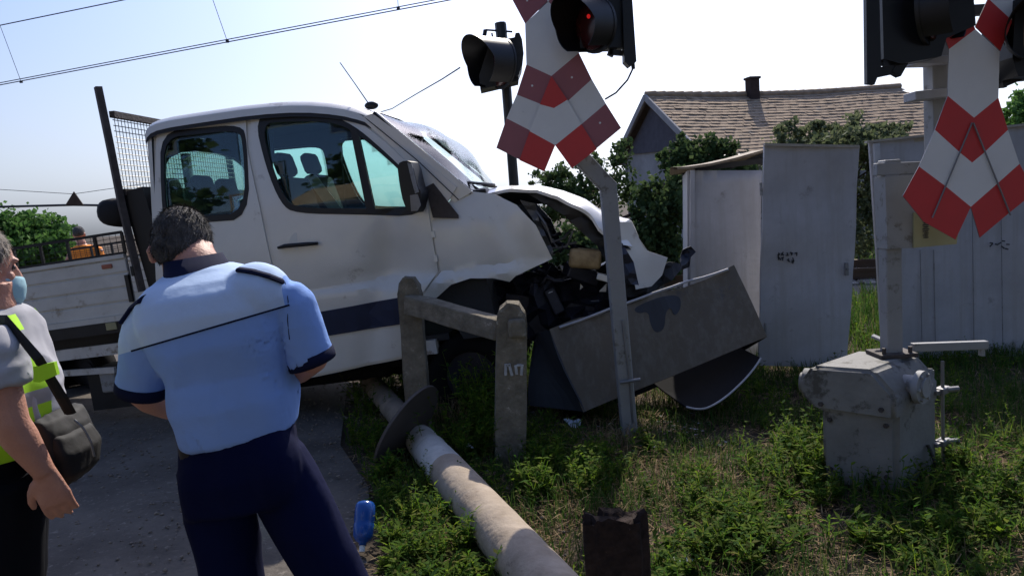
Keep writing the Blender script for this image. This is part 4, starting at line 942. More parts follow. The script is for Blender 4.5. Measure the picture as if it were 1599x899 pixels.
# ================================================================== SIGNS AND SIGNALS
def plate(rt, name, cells, Y, th=.006, rivets=(), yaw=0.0, cx=0):
    """cells: (material index, px polygon). one plate, coloured cells butted edge to edge"""
    mb = MB()
    for mi, poly in cells:
        P = []
        for x, y in poly:
            yy = Y+(at(x, y, Y).x-cx)*yaw; P.append(at(x, y, yy))
        mb.prism(P, (0, th, 0), mi, 3)
    o = mb.build(name, [M['red'], M['swhite'], M['fred'], M['steel']], rt)
    if rivets:
        mb = MB()
        for x, y in rivets:
            p = at(x, y, Y-.004); mb.tube([p, p+Vector((0, .006, 0))], .007, 8)
        mb.build('rivet', mat('bright_rivet', (.8, .8, .8), .3), o)
    return o
def hooded_lamp(rt, c, r, axis, length, lens, name='signal_lamp', bowl=.6):
    """black housing with long round hood opening along axis"""
    ax = Vector(axis).normalized(); c = Vector(c); up = Vector((0, 0, 1)); x = ax.cross(up).normalized(); z = x.cross(ax).normalized()
    n = 30; mb = MB(); vs = []
    for k in range(n+1):
        t = R(-58)+R(296)*k/n
        d = x*math.cos(t)+z*math.sin(t); l = length*(.62+.38*max(0, math.sin(t)))
        vs += [c+d*r, c+d*r*1.02+ax*l, c+d*(r-.008)+ax*.0, c+d*(r-.004)*1.02+ax*(l-.002)]
    fs = []
    for k in range(n): a = k*4; fs += [(a, a+4, a+5, a+1), (a+2, a+3, a+7, a+6), (a+1, a+5, a+7, a+3)]
    mb.add(vs, fs); mb.tube([c+ax*.0, c-ax*.02], r*1.02, 28); h = mb.build('hood', M['black'], rt, sharp=40)
    mb = MB(); mb.tube([c+ax*.012, c+ax*.02, c+ax*.03], [r*.9, r*.86, r*.6], 28); mb.build('lens', lens, h, smooth=True)
    return h
def left_signal():
    Y = 4.75
    base = gr(982, 690); base = Vector((at(982, 690, 4.9).x, 4.9, 0))
    rt = root('crossing_sign', base, 'red and white crossing sign on the bent pole, with a lit red lamp', 'railway sign', 'railway crossing signs')
    mb = MB(); K = at(949, 292, 4.88); T_ = at(905, 250, 4.85); T2 = at(868, 205, 4.83); T3_ = at(845, 60, 4.82); T4 = at(840, -120, 4.82)
    b0 = Vector((base.x+.01, 4.9, -.1))
    def square(a, b, s=.052): mb.bar(a, b, s*2, s*2, (0, 1, 0), bev=.008)
    square(b0, K+Vector((0, 0, .03))); square(K+Vector((.02, 0, -.02)), T2); square(T2+Vector((.03, 0, -.03)), T4)
    mb.build('pole', M['greymet'], rt)
    mb = MB(); mb.tube([at(972, 500, 4.83), at(984, 600, 4.83), at(988, 660, 4.85)], .008); mb.tube([at(968, 597, 4.82), at(1000, 592, 4.82)], .012); mb.build('cable_strap', M['steel'], rt)
    cells = [(2, [(783, -32), (832, -60), (862, -4), (855, 2), (820, 37)]), (2, [(855, 2), (862, -4), (905, -40), (925, 0), (900, 40)][:0] or [(856, 3), (890, -40), (925, -10), (901, 41)]),
             (1, [(820, 37), (856, 3), (901, 41), (904, 83), (861, 119), (822, 101)]),
             (2, [(822, 101), (861, 119), (850, 165), (807, 148)]), (1, [(807, 148), (850, 165), (834, 207), (791, 185)]), (2, [(791, 185), (834, 207), (817, 252), (775, 231)]),
             (2, [(861, 119), (904, 83), (924, 124), (880, 164)]), (1, [(880, 164), (924, 124), (946, 162), (900, 201)]), (2, [(900, 201), (946, 162), (970, 200), (923, 239)])]
    o = plate(rt, 'sign_board', cells, Y, rivets=((893, 121), (831, 134), (915, 156), (817, 175), (937, 192), (823, 1), (856, 1)))
    cells = [(0, [(861, 119), (886, 156), (865, 169), (843, 163)]), (1, [(843, 163), (865, 169), (886, 156), (908, 194), (867, 227), (827, 205)]),
             (0, [(827, 205), (867, 227), (850, 268), (811, 250)]), (0, [(867, 227), (908, 194), (932, 233), (893, 263)])]
    plate(rt, 'sign_board', cells, Y-.014)
    # lit signal
    c = at(925, 30, 4.62)
    mb = MB(); mb.prism([at(x, y, 4.66) for x, y in ((902, -60), (974, -60), (974, 74), (906, 76))], (0, .12, 0)); hb = mb.build('lamp_housing', M['blackmet'], rt)
    mb = MB(); mb.prism([at(x, y, 4.60) for x, y in ((970, -80), (982, -80), (994, 96), (983, 104), (975, 96))], (0, .08, 0)); mb.build('background_board', M['blackmet'], rt)
    mb = MB(); mb.bar(at(952, 82, 4.7), at(978, 84, 4.7), .03, .03); mb.bar(at(952, 88, 4.7), at(960, 70, 4.7), .03, .04); mb.bar(at(988, 96, 4.65), at(989, 108, 4.65), .02, .02); mb.build('bracket', M['blackmet'], rt)
    hooded_lamp(rt, at(928, 40, 4.60), .16, (-.74, -.62, -.06), .27, M['lens'])
    mb = MB(); 
    for px, py, r_ in ((936, 41, .016), (919, 26, .011)): p = at(px, py, 4.52); ellip(mb, p+Vector((0, .0, 0)), (r_, .012, r_*1.2), n=14)
    mb.build('lit_lamp', M['redlit'], hb, smooth=True)
    mb = MB(); mb.tube([at(989, 106, 4.65), at(980, 125, 4.7), at(962, 145, 4.8), at(945, 155, 4.85)], .006, 5); mb.build('loose_cable', M['wire'], rt)
left_signal()
def far_signal():
    Y = 7.4; b = at(803, 286, Y); base = Vector((at(815, 500, Y).x, Y, 0))
    rt = root('signal_post', base, 'black hooded signal lamp on a thin dark post behind the truck bonnet', 'railway signal')
    mb = MB(); mb.tube([base, at(802, 280, Y), at(791, 140, Y), at(783, 38, Y)], .048, 12); mb.build('pole', M['blackmet'], rt)
    mb = MB(); mb.bar(at(758, 47, Y), at(800, 50, Y), .015, .015); mb.tube([at(758, 47, Y), at(756, 58, Y)], .02, 8); mb.tube([at(770, 62, Y), at(768, 52, Y)], .008); mb.tube([at(781, 36, Y), at(784, 62, Y)], .055, 8); mb.build('bell_arm', M['blackmet'], rt)
    mb = MB(); mb.prism([at(x, y, Y-.32) for x, y in ((765, 66), (806, 58), (810, 126), (750, 140), (748, 118))], (0, .26, 0)); mb.build('lamp_housing', M['blackmet'], rt)
    mb = MB(); mb.prism(chaikin([at(x, y, Y-.40) for x, y in ((802, 52), (814, 51), (819, 94), (806, 127), (803, 96))], 1), (0, .4, 0)); mb.build('background_board', M['blackmet'], rt)
    hooded_lamp(rt, at(782, 100, Y-.36), .225, (-.80, -.56, .02), .36, M['lens'])
    mb = MB(); mb.tube([at(718, 106, Y-.3), at(690, 124, Y+1), at(650, 147, Y+3), at(612, 170, Y+5), at(560, 185, Y+8)], .008, 4); mb.build('cable', M['wire'], rt)
far_signal()
def right_signal():
    Y = 3.72; YM = 3.95
    base = Vector((at(1393, 552, YM).x, YM, .9))
    rt = root('crossing_sign', (base.x, YM, at(1393, 556, YM).z), 'bright red and white crossing sign on the mast above the barrier machine', 'railway sign', 'railway crossing signs')
    mb = MB(); mb.bar(at(1392, 556, YM), at(1388, 250, YM), .085, .085, (0, 1, 0), bev=.006); mb.bar(at(1466, 350, YM+.02), at(1460, -60, YM+.02), .095, .095, (0, 1, 0), bev=.006)
    mb.bar(at(1366, 265, YM-.02), at(1500, 260, YM-.02), .05, .065, bev=.005); mb.build('pole', M['greymet'], rt)
    mb = MB(); mb.bar(at(1420, 97, YM-.03), at(1478, 96, YM-.03), .12, .04, bev=.004); mb.bar(at(1420, 152, YM-.03), at(1482, 146, YM-.03), .12, .045, bev=.004); mb.build('clamp', M['cabpaint'], rt)
    mb = MB(); mb.prism([at(x, y, YM-.07) for x, y in ((1382, 276), (1432, 272), (1430, 387), (1386, 389))], (0, .12, 0)); mb.build('junction_box', M['greymet'], rt)
    mb = MB(); mb.prism([at(x, y, YM-.085) for x, y in ((1427, 332), (1500, 330), (1494, 381), (1427, 387))], (0, .012, 0)); yp = mb.build('notice_plate', M['yellow'], rt)
    mb = MB(); random.seed(8)
    for r_ in range(2):
        for k in range(9): p = at(1444+r_*4+random.uniform(-1, 1), 345+k*3.2, YM-.088); mb.bar(p+Vector((-.008, 0, 0)), p+Vector((.008, 0, 0)), .002, .006)
    mb.build('faded_lettering', M['ink'], yp)
    cells = [(0, [(1476, 61), (1519, 36), (1523, 46), (1482, 77)]), (1, [(1482, 77), (1523, 46), (1561, 81), (1559, 153), (1521, 184), (1480, 150)]),
             (0, [(1523, 42), (1543, -2), (1581, 33), (1562, 80)]), (1, [(1543, -2), (1562, -40), (1606, -10), (1581, 33)]), (1, [(1519, 36), (1476, 61), (1440, 0), (1490, -34)][:0] or [(1600, -60), (1640, -40), (1606, -10), (1562, -40)]),
             (0, [(1480, 150), (1521, 184), (1535, 240), (1518, 254), (1501, 240), (1460, 203)]), (0, [(1521, 184), (1559, 153), (1574, 203), (1535, 240)]),
             (1, [(1460, 203), (1501, 240), (1478, 292), (1435, 260)]), (1, [(1501, 240), (1518, 254), (1535, 240), (1556, 288), (1516, 323), (1478, 292)]), (1, [(1535, 240), (1574, 203), (1592, 256), (1556, 288)]),
             (0, [(1435, 260), (1478, 292), (1442, 346), (1410, 306)]), (0, [(1478, 292), (1516, 323), (1492, 374), (1442, 346)]),
             (0, [(1516, 323), (1556, 288), (1574, 334), (1530, 371)]), (0, [(1556, 288), (1592, 256), (1616, 300), (1574, 334)])]
    sb = plate(rt, 'sign_board', cells, Y)
    mb = MB(); mb.tube([at(1518, 192, Y-.01), at(1456, 340, Y-.01)], .004, 8); mb.tube([at(1520, 192, Y-.01), at(1578, 336, Y-.01)], .004, 8); mb.build('stiffening_rod', M['steel'], sb)
    # big back-to-us signal unit left of the mast
    mb = MB(); mb.prism([at(x, y, YM-.25) for x, y in ((1376, -60), (1500, -60), (1520, -10), (1524, 40), (1478, 60), (1470, 88), (1408, 100), (1380, 92))], (0, .12, 0)); mb.build('lamp_housing', M['blackmet'], rt)
    mb = MB(); mb.prism([at(x, y, YM-.32) for x, y in ((1352, -60), (1372, -60), (1376, 106), (1366, 132), (1354, 131))], (0, .03, 0)); mb.build('background_board', M['blackmet'], rt)
    mb = MB(); mb.bar(at(1360, 116, YM-.2), at(1398, 108, YM-.2), .04, .045); mb.bar(at(1396, 117, YM-.2), at(1410, 92, YM-.2), .05, .05, (0, 1, 0)); mb.bar(at(1374, 102, YM-.2), at(1374, 80, YM-.2), .02, .03, (0, 1, 0)); mb.build('bracket', M['blackmet'], rt)
    hooded_lamp(rt, at(1452, 14, YM-.25), .17, (.70, -.70, .0), .20, M['lens'])
    mb = MB(); mb.prism([at(x, y, YM-.25) for x, y in ((1586, 0), (1680, -20), (1690, 110), (1590, 120), (1581, 90))], (0, .25, 0)); mb.build('lamp_housing', M['blackmet'], rt)
    hooded_lamp(rt, at(1625, 50, YM-.26), .15, (-.5, -.85, 0), .24, M['lens'])
    mb = MB(); mb.bar(at(1562, 132, YM-.1), at(1600, 116, YM-.1), .04, .04); mb.bar(at(1562, 20, YM-.1), at(1600, 12, YM-.1), .04, .04); mb.bar(at(1470, 20, YM), at(1600, 12, YM), .05, .05); mb.bar(at(1470, 134, YM), at(1570, 131, YM-.05), .04, .04); mb.build('bracket', M['blackmet'], rt)
right_signal()

# ================================================================== BARRIER MACHINE
def machine():
    nc = gr(1403, 776); 
    rt = root('barrier_machine', (nc.x, nc.y, 0), 'weathered grey level crossing barrier machine with round flanges and hinged side door', 'barrier machine')
    l = Vector((-.80, .60, 0)); r = Vector((.80, .60, 0)); Z = Vector((0, 0, 1)); S = .0036
    nc = Vector((nc.x, nc.y, 0)); wl, wr = .37, .44
    def box8(o, a, b, z0, z1, sh=0.0, bev=.015, m_=0):
        bm = bmesh.new()
        P = [o+Z*z0, o+a+Z*z0, o+a+b+Z*z0, o+b+Z*z0, o+Z*z1, o+a+Z*z1, o+a+b+Z*z1, o+b+Z*z1]
        V = [bm.verts.new(p) for p in P]
        for f in ((0, 3, 2, 1), (4, 5, 6, 7), (0, 1, 5, 4), (1, 2, 6, 5), (2, 3, 7, 6), (3, 0, 4, 7)): bm.faces.new([V[i] for i in f])
        bmesh.ops.bevel(bm, geom=list(bm.edges), offset=bev, segments=3, affect='EDGES'); bm.verts.index_update()
        mb.add([v.co.copy() for v in bm.verts], [[v.index for v in f.verts] for f in bm.faces], m_); bm.free()
    mb = MB(); h1 = .40
    zt = at(1400, 556, nc.y+.3).z
    box8(nc, l*wl, r*wr, .0, h1+.1, bev=.025)
    mb.build('lower_case', M['machine'], rt, sharp=50)
    # upper case, wider to the left, chamfered top
    mb = MB(); o = nc+l*(-.0)+Vector((0, -.006, 0)); a = l*(wl+.06); b = r*(wr+.042); o2 = nc-r*.035-l*.004
    zt = min(max(zt, .62), .80)
    lo = h1; hi = zt
    bm = bmesh.new()
    prof = [(0.0, lo), (0.0, hi-.12), (.0+.10, hi), (wl+.03, hi), (wl+.09, hi-.09), (wl+.09, lo+.10), (wl+.01, lo+.02)]
    A_ = [bm.verts.new(o2+l*s+Z*z) for s, z in prof]; B2 = [bm.verts.new(o2+l*s+Z*z+b) for s, z in prof]
    bm.faces.new(A_); bm.faces.new(B2[::-1])
    for i in range(len(prof)): j = (i+1) % len(prof); bm.faces.new([A_[i], B2[i], B2[j], A_[j]])
    bmesh.ops.recalc_face_normals(bm, faces=bm.faces); bmesh.ops.bevel(bm, geom=list(bm.edges), offset=.02, segments=3, affect='EDGES'); bm.verts.index_update()
    mb.add([v.co.copy() for v in bm.verts], [[v.index for v in f.verts] for f in bm.faces]); bm.free()
    uc = mb.build('upper_case', M['machine'], rt, sharp=50)
    for z in (h1-.03, .10):
        for s_ in (.05, wl-.05):
            mb = MB(); q = nc+l*s_-r*.002+Z*z; mb.tube([q, q-r*.014], .012, 6); mb.build('bolt', M['rustmet'], rt)
    for s_ in (.06, wl-.02):
        mb = MB(); q = o2+l*s_+Z*(hi-.20); mb.tube([q+r*.01, q-r*.012], .013, 6); mb.build('bolt', M['rustmet'], uc) if False else mb.build('bolt', M['rustmet'], rt)
    mb = MB(); q = nc+r*(wr*.5)-l*.004+Z*.0
    mb.tube([nc+r*.30-l*.0+Vector((.02, -.02, .02)), nc+r*.30+Vector((.03, -.035, .12)), nc+r*.30+Vector((.01, -.005, .20))], .010, 8); mb.build('conduit', M['black'], rt)
    # round flange on the right face, and the shaft stub on the left
    fn_ = Vector((.60, -.80, 0)); c = nc+r*.17+Z*.545
    mb = MB(); mb.tube([c-fn_*.05, c+fn_*.03], .055, 24); mb.tube([c+fn_*.025, c+fn_*.055], .085, 28); mb.tube([c+fn_*.05, c+fn_*.07], .05, 24)
    for k in range(6):
        t = k*math.pi/3; q = c+(r*math.cos(t)+Z*math.sin(t))*.068; mb.tube([q+fn_*.05, q+fn_*.066], .009, 6)
    mb.build('flange', M['greymet'], uc, sharp=40)
    fl = Vector((-.60, -.80, 0)); mb = MB(); c = nc+l*(wl+.08)+r*.12+Z*(zt-.13); mb.tube([c-l*.02, c+l*.06], .08, 24); mb.tube([c+l*.05, c+l*.08], .055, 24); mb.build('shaft_stub', M['machine'], uc, sharp=40)
    # side door with hinge rod and clamps
    mb = MB(); o3 = nc+r*(wr+.006)+l*.02
    box8(o3, l*(wl-.05), r*.025, .05, zt-.08, bev=.008); dr = mb.build('door', M['greymet'], rt, sharp=50)
    mb = MB(); q = nc+r*(wr+.045)-l*.01; mb.tube([q+Z*.06, q+Z*(zt-.04)], .009, 10); mb.build('hinge_rod', M['steel'], dr)
    for z in (.17, zt-.20):
        mb = MB(); mb.box(q+Z*z, (.09, .05, .035), Matrix.Rotation(R(37), 3, 'Z'), bev=.006); mb.tube([q+Z*z, q+Z*z+Vector((.08, -.01, .005))], .016, 8); mb.box(q+Z*z+Vector((-.05, -.03, 0)), (.06, .03, .02), Matrix.Rotation(R(37), 3, 'Z')); mb.build('clamp', M['steel'], dr)
    mb = MB(); mb.bar(at(1424, 542, 3.98), at(1541, 538, 3.98), .04, .045, bev=.004); mb.bar(at(1362, 524, 4.05), at(1386, 534, 4.0), .05, .012); mb.box(at(1533, 548, 3.98), (.02, .03, .05)); mb.build('support_arm', M['greymet'], uc)
    mb = MB(); p = at(1392, 552, 3.95); mb.box(Vector((p.x, 3.95, zt+.012)), (.2, .18, .022), bev=.004)
    for dx in (-.07, .07): mb.tube([(p.x+dx, 3.89, zt+.02), (p.x+dx, 3.89, zt+.055)], .012, 6)
    mb.build('base_plate', M['rustmet'], uc)
machine()

# ================================================================== CONCRETE BARRIER POSTS
def noisy(o, amp, f=9, seed=0):
    """chip and wear a mesh's surface with real displacement"""
    from mathutils import noise
    bm = bmesh.new(); bm.from_mesh(o.data)
    for _ in range(2): bmesh.ops.subdivide_edges(bm, edges=[e for e in bm.edges if e.calc_length() > .05], cuts=1, use_grid_fill=True)
    for v in bm.verts:
        n_ = noise.noise(v.co*f+Vector((seed, 0, 0)))+.5*noise.noise(v.co*f*3.1+Vector((0, seed, 0)))
        v.co += v.normal*amp*n_ if v.normal.length else Vector()
    bm.normal_update(); bm.to_mesh(o.data); bm.free()
def conc():
    def post(px, top, base, Y, wpx, lab, lean=0):
        b = Vector((at(base[0], base[1], Y).x, Y, 0)); t = at(*top, Y); w = wpx*Y/FOC
        mb = MB(); ax = (t-b).normalized(); x = Vector((1, 0, 0)); x = (x-ax*x.dot(ax)).normalized()
        prof = [(-w/2, -.15), (w/2, -.15), (w/2*.95, (t-b).length-.13), (w*.42, (t-b).length-.07), (w*.22, (t-b).length-.01), (-w*.18, (t-b).length), (-w*.42, (t-b).length-.045), (-w/2*.98, (t-b).length-.11)]
        mb.prism([b+x*a+ax*z+Vector((0, -w*.45, 0)) for a, z in prof], Vector((0, w*.9, 0)))
        o = mb.build('concrete_post', M['concrete'], None, origin=b)
        noisy(o, .016, 9, px); tag(o, lab, 'post', 'concrete barrier posts'); o.data.polygons.foreach_set('use_smooth', [False]*len(o.data.polygons))
        return o, b, t, w, ax, x
    o1, b1, t1, w1, ax1, x1 = post(800, (800, 470), (797, 728), 4.62, 49, 'chipped concrete post nearest the fallen column, with faded white paint marks')
    mb = MB(); p = b1+ax1*.86+Vector((.03, -w1*.52, 0)); mb.box(p, (.11, .05, .12), bev=.02); WM[o1.name] = o1.matrix_world.copy() if False else Matrix.Translation(b1); mb.build('socket', M['concrete'], o1)
    mb = MB(); random.seed(12)
    for k, xx in enumerate((-.055, -.025, .01, .045)):
        q = b1+ax1*.60+x1*(xx+.02)+Vector((0, -w1*.475, 0)); mb.box(q, (.018, .012, random.uniform(.06, .09)), Matrix.Rotation(random.uniform(-.25, .25), 3, 'Y'), bev=.003); 
        if k % 2: mb.box(q+Vector((-.014, 0, .03)), (.03, .012, .015), bev=.003)
    mb.build('paint_mark', mat('flaky_white_paint', (.5, .5, .5), .8, var=.4, scale=30), o1)
    o2, b2, t2, w2, ax2, x2 = post(650, (638, 432), (656, 665), 5.28, 37, 'rounded concrete post holding the far end of the rail, close to the truck door')
    a = at(640, 474, 5.22); c = at(784, 514, 4.68)
    mb = MB(); mb.bar(a, c, .12, .135, bev=.01); o = mb.build('concrete_rail', M['concrete'], None, origin=(a+c)/2); noisy(o, .007, 8, 3); tag(o, 'concrete rail laid between the two barrier posts in front of the truck', 'rail')
conc()

# ================================================================== FALLEN COLUMN, DISK, STUMP, LITTER
def column():
    Z = lambda px, py, r_: gr(px, py, r_)
    pts = [Z(580, 598, .10), Z(640, 668, .10), Z(700, 737, .10), Z(762, 808, .10), Z(832, 892, .10), Z(902, 972, .10)]
    rt = root('fallen_column', (pts[2].x, pts[2].y, 0), 'pale concrete column fallen across the weeds, its upper end painted white', 'column')
    d = (pts[-1]-pts[0]).normalized()
    L_ = (pts[-1]-pts[0]).length
    def seg(t0, t1, r0, r1, n=18):
        P = []; Rr = []
        for k in range(n+1):
            t = t0+(t1-t0)*k/n; P.append(pts[0]+d*L_*t+Vector((0, 0, 0))); Rr.append((r0+(r1-r0)*k/n)*(1+random.uniform(-.012, .012)))
        return P, Rr
    mb = MB(); P, Rr = seg(.60, 1.12, .113, .124); mb.tube(P, Rr, 30); mb.build('shaft', M['pipec'], rt, sharp=60)
    mb = MB(); P, Rr = seg(.44, .602, .103, .114); mb.tube(P, Rr, 30); P, Rr = seg(.50, .51, .1085, .1095); mb.tube(P, Rr, 30); mb.build('painted_end', M['pipew'], rt, sharp=60)
    mb = MB(); P, Rr = seg(-.02, .442, .092, .093); mb.tube(P, Rr, 24); mb.build('rusty_core', mat('stained_core', (.30, .24, .18), .8, .0, var=.5, scale=8), rt, sharp=60)
    # base flange leaning against it
    c = at(634, 667, 4.72); s_ = 4.72/FOC; u = (CR*36+CU*66)*s_; u = u.normalized()*.315; mi_ = (CR*66-CU*36).normalized()*.115+Vector((0, .29, 0)); nrm = u.cross(mi_).normalized(); v = mi_
    mb = MB(); n = 48; r_ = .34
    a = [c+u*math.cos(2*math.pi*k/n)+v*math.sin(2*math.pi*k/n) for k in range(n)]
    mb.prism(a, nrm*-.018); o = mb.build('steel_disk', mat('brown_disk', (.115, .095, .085), .7, .2, var=.3, scale=5), None, origin=(c.x, c.y, max(0, c.z-.33)), smooth=False)
    tag(o, 'round brown steel disk standing on edge against the fallen column', 'disk')
column()
def stump():
    Y = 2.55; b = Vector((at(968, 960, Y).x, Y, 0)); zt = at(968, 806, Y).z; hw = 55*Y/FOC
    mb = MB(); n = 40; rows = []
    random.seed(21)
    top = [zt+random.uniform(-.009, .009)+(.016 if k % 9 < 4 else -.006) for k in range(n)]
    def ring(z, top_=False, s=1):
        P = []
        for k in range(n):
            t = 2*math.pi*k/n; cx = math.copysign(abs(math.cos(t))**.75, math.cos(t)); sy = math.sin(t)
            g = 1-.16*abs(math.sin(t*3.5+.4))**3; P.append(Vector((b.x+hw*cx*g*s, Y+.06*sy*g*s, (top[k] if top_ else z))))
        return P
    R_ = [ring(-.05), ring(zt*.4), ring(zt*.8), ring(0, True), ring(0, True, .72)]
    R_[4] = [p-Vector((0, 0, .012)) for p in R_[4]]
    vs = [p for q in R_ for p in q]; fs = [(i*n+k, i*n+(k+1) % n, (i+1)*n+(k+1) % n, (i+1)*n+k) for i in range(4) for k in range(n)]+[tuple(4*n+k for k in range(n))]
    mb.add(vs, fs); o = mb.build('broken_stake', mat('burnt_rusty_stake', (.050, .034, .028), .9, .0, var=.6, scale=18, col2=(.012, .009, .009), bump=1, bscale=40, spots=(26, .66, (.16, .11, .09))), None, origin=b, sharp=50)
    noisy(o, .004, 16, 2); tag(o, 'dark rusty broken stake with jagged top in the bottom foreground', 'stake')
stump()
def debris():
    n = 420; cx = rng.uniform(.05, 1.3, n); cy = rng.uniform(4.4, 5.3, n); s = rng.uniform(.004, .022, n)
    base = np.array([[1, 0, .1], [-.3, .8, 0], [-.7, -.5, .2]]); V = (base[None]*rng.uniform(.4, 1.4, (n, 3, 3))*s[:, None, None]+np.stack([cx, cy, rng.uniform(.01, .05, n)], 1)[:, None]).reshape(-1, 3)
    V2 = V+np.array([0, 0, .002]); F = np.concatenate([np.arange(n*3).reshape(-1, 3), np.arange(n*3).reshape(-1, 3)+n*3])
    me = npmesh('debris', np.concatenate([V, V2]), F); tag(link('debris', me, [leafmat('broken_bits', [(.02, .02, .02), (.5, .5, .5), (.25, .08, .04), (.03, .03, .03), (.3, .4, .4)], .1)]), 'small broken bits of plastic, paint and glass fallen below the wreck', 'debris', kind='stuff')
debris()
def litter():
    c = gr(568, 818, .05); mb = MB(); ax = (Vector((.10, .55, .5))).normalized()
    a = gr(566, 850, .05); t = at(571, 782, a.y+.12)
    P = [a.lerp(t, k) for k in (-.02, .04, .10, .2, .45, .5, .55, .75, .9, .97, 1.0)]; mb.tube(P, [.018, .019, .036, .048, .050, .047, .050, .050, .048, .038, .02], 20)
    o = mb.build('plastic_bottle', M['bottle'], None, origin=(a.x, a.y, 0), smooth=True); tag(o, 'blue plastic bottle standing tilted in the weeds beside the officer', 'bottle')
    mb = MB(); mb.tube([a+(a-t)*.01, a+(a-t)*.16], .014, 12); WM[o.name] = Matrix.Translation(o.location); mb.build('cap', M['swhite'], o)
    def scrap(px, py, s, mt, lab, seed, z=.06, nm='litter', cat='litter'):
        random.seed(seed); p = gr(px, py, z); mb = MB()
        q = [(math.cos(k*1.05)*s*random.uniform(.7, 1.2), math.sin(k*1.05)*s*random.uniform(.6, 1)) for k in range(6)]
        ph = random.random()*6
        mb.sheet(q, [], s*.4, lambda u, v: p+Vector((u, v*.7, .35*s*math.sin(u/s*2.5+ph)+.4*v)), (0, 0, .003)); o = mb.build(nm, mt, None, origin=p); tag(o, lab, cat, None)
    scrap(896, 658, .07, M['paper'], 'crumpled white paper lying in front of the tipped cabinet', 1)
    scrap(733, 700, .05, M['paper'], 'small white scrap of plastic right of the fallen column and left of the chipped post', 2)
    scrap(722, 682, .06, M['pinklit'], 'reddish crumpled litter beside the top of the fallen column', 5)
    scrap(806, 646, .0301, M['paper'], 'tiny pale scrap on the ground behind the chipped post', 6)
    scrap(1262, 596, .05, mat('cream_rag', (.55, .47, .38), .9), 'cream rag on the grass left of the barrier machine', 7, .08, 'rag', 'rag')
    scrap(1068, 876, .045, M['swhite'], 'flat white scrap lying in the grass right of the broken stake', 9, .05)
    scrap(724, 560, .05, mat('orange_scrap', (.5, .22, .08), .8), 'orange brown scrap on the ground under the truck sill', 11, .05)
litter()
# ================================================================== PEOPLE
from mathutils import noise
def hand(mb, wrist, d, palm_n, s=1.0, curl=.5, thumb_side=1, spread=.012):
    """palm plus five separate curled fingers. d: direction of hand, palm_n: normal of the palm (fingers curl towards it)"""
    d = Vector(d).normalized(); n = Vector(palm_n); n = (n-d*n.dot(d)).normalized(); x = d.cross(n)*thumb_side
    w = Vector(wrist)
    loft(mb, [(w-d*.01, x*.026*s, n*.019*s), (w+d*.03*s, x*.034*s, n*.016*s), (w+d*.07*s, x*.041*s, n*.015*s), (w+d*.092*s, x*.038*s, n*.011*s)], 16)
    for i, (o, l) in enumerate(((.030, .066), (.010, .074), (-.011, .069), (-.031, .054))):
        p = w+d*.082*s+x*o*s; a = .15+curl*.25; P = [p-d*.02*s, p]; dd = d+x*o*.8
        dd.normalize()
        for seg in (.45, .32, .26):
            dd = (dd*math.cos(a)+n*math.sin(a)).normalized(); p = p+dd*l*seg*s; P.append(p); a = curl*.75
        mb.tube(P, [.0100*s, .0098*s, .0088*s, .0080*s, .0062*s], 8)
    p = w+d*.02*s+x*.026*s; P = [p]; dd = (d*.75+x*.6+n*.25).normalized()
    for seg in (.034, .032, .026): p = p+dd*seg*s; P.append(p); dd = (dd+d*.35+n*.25-x*.15).normalized()
    mb.tube(P, [.0150*s, .0125*s, .0108*s, .0080*s], 8)
def head(mb, c, fwd, up, s=1.0):
    """skull, jaw, nose, brow, lips and ears; returns frame. s=1 -> 0.235 m tall"""
    f = Vector(fwd).normalized(); u = Vector(up); u = (u-f*u.dot(f)).normalized(); x = f.cross(u)
    rot = Matrix((x, f, u)).transposed(); c = Vector(c)
    P = lambda a, b, d: c+(x*a+f*b+u*d)*s
    ellip(mb, P(0, -.012, .022), (.078*s, .098*s, .095*s), rot, 20)
    ellip(mb, P(0, .022, -.045), (.060*s, .068*s, .068*s), rot, 16)
    ellip(mb, P(0, .058, -.092), (.030*s, .024*s, .022*s), rot, 10)      # chin
    mb.tube([P(0, .080, .02), P(0, .097, -.012), P(0, .108, -.035), P(0, .090, -.042)], [.010*s, .012*s, .015*s, .011*s], 8)
    for sg in (-1, 1):
        ellip(mb, P(sg*.017, .090, -.038), (.010*s, .010*s, .008*s), rot, 8)
        ellip(mb, P(sg*.030, .078, .026), (.022*s, .012*s, .008*s), rot, 8)      # brow
        ellip(mb, P(sg*.036, .062, -.022), (.022*s, .018*s, .018*s), rot, 8)    # cheek
        ellip(mb, P(sg*.083, -.008, -.012), (.010*s, .022*s, .034*s), rot @ Matrix.Rotation(sg*.35, 3, 'Z'), 12)
        ellip(mb, P(sg*.088, -.016, -.006), (.008*s, .020*s, .030*s), rot @ Matrix.Rotation(sg*.5, 3, 'Z'), 12)
    for dz in (-.062, -.073): mb.tube([P(-.024, .078, dz), P(0, .088, dz), P(.024, .078, dz)], [.004*s, .0075*s, .004*s], 6)
    return P, rot, x, f, u
def wrk(amp, sc=9, seed=0, stretch=(1, 1, .45)):
    def g(co):
        q = Vector((co.x*sc*stretch[0], co.y*sc*stretch[1], co.z*sc*stretch[2]))+Vector((seed, 0, 0))
        n1 = noise.noise(q+Vector((noise.noise(q*.7)*1.5, 0, noise.noise(q*.6+Vector((5, 1, 2)))*1.5)))
        return amp*(1-2*abs(n1))*.8+amp*.3*noise.noise(q*2.3)
    return g
def facepaint(rt, P, rot, x, f, u, s=1.0):
    e = MB(); 
    for sg in (-1, 1): ellip(e, P(sg*.031, .073, .005), (.012*s, .008*s, .008*s), rot, 10)
    e.build('eye', mat('eye', (.08, .06, .05), .2), rt, smooth=True)

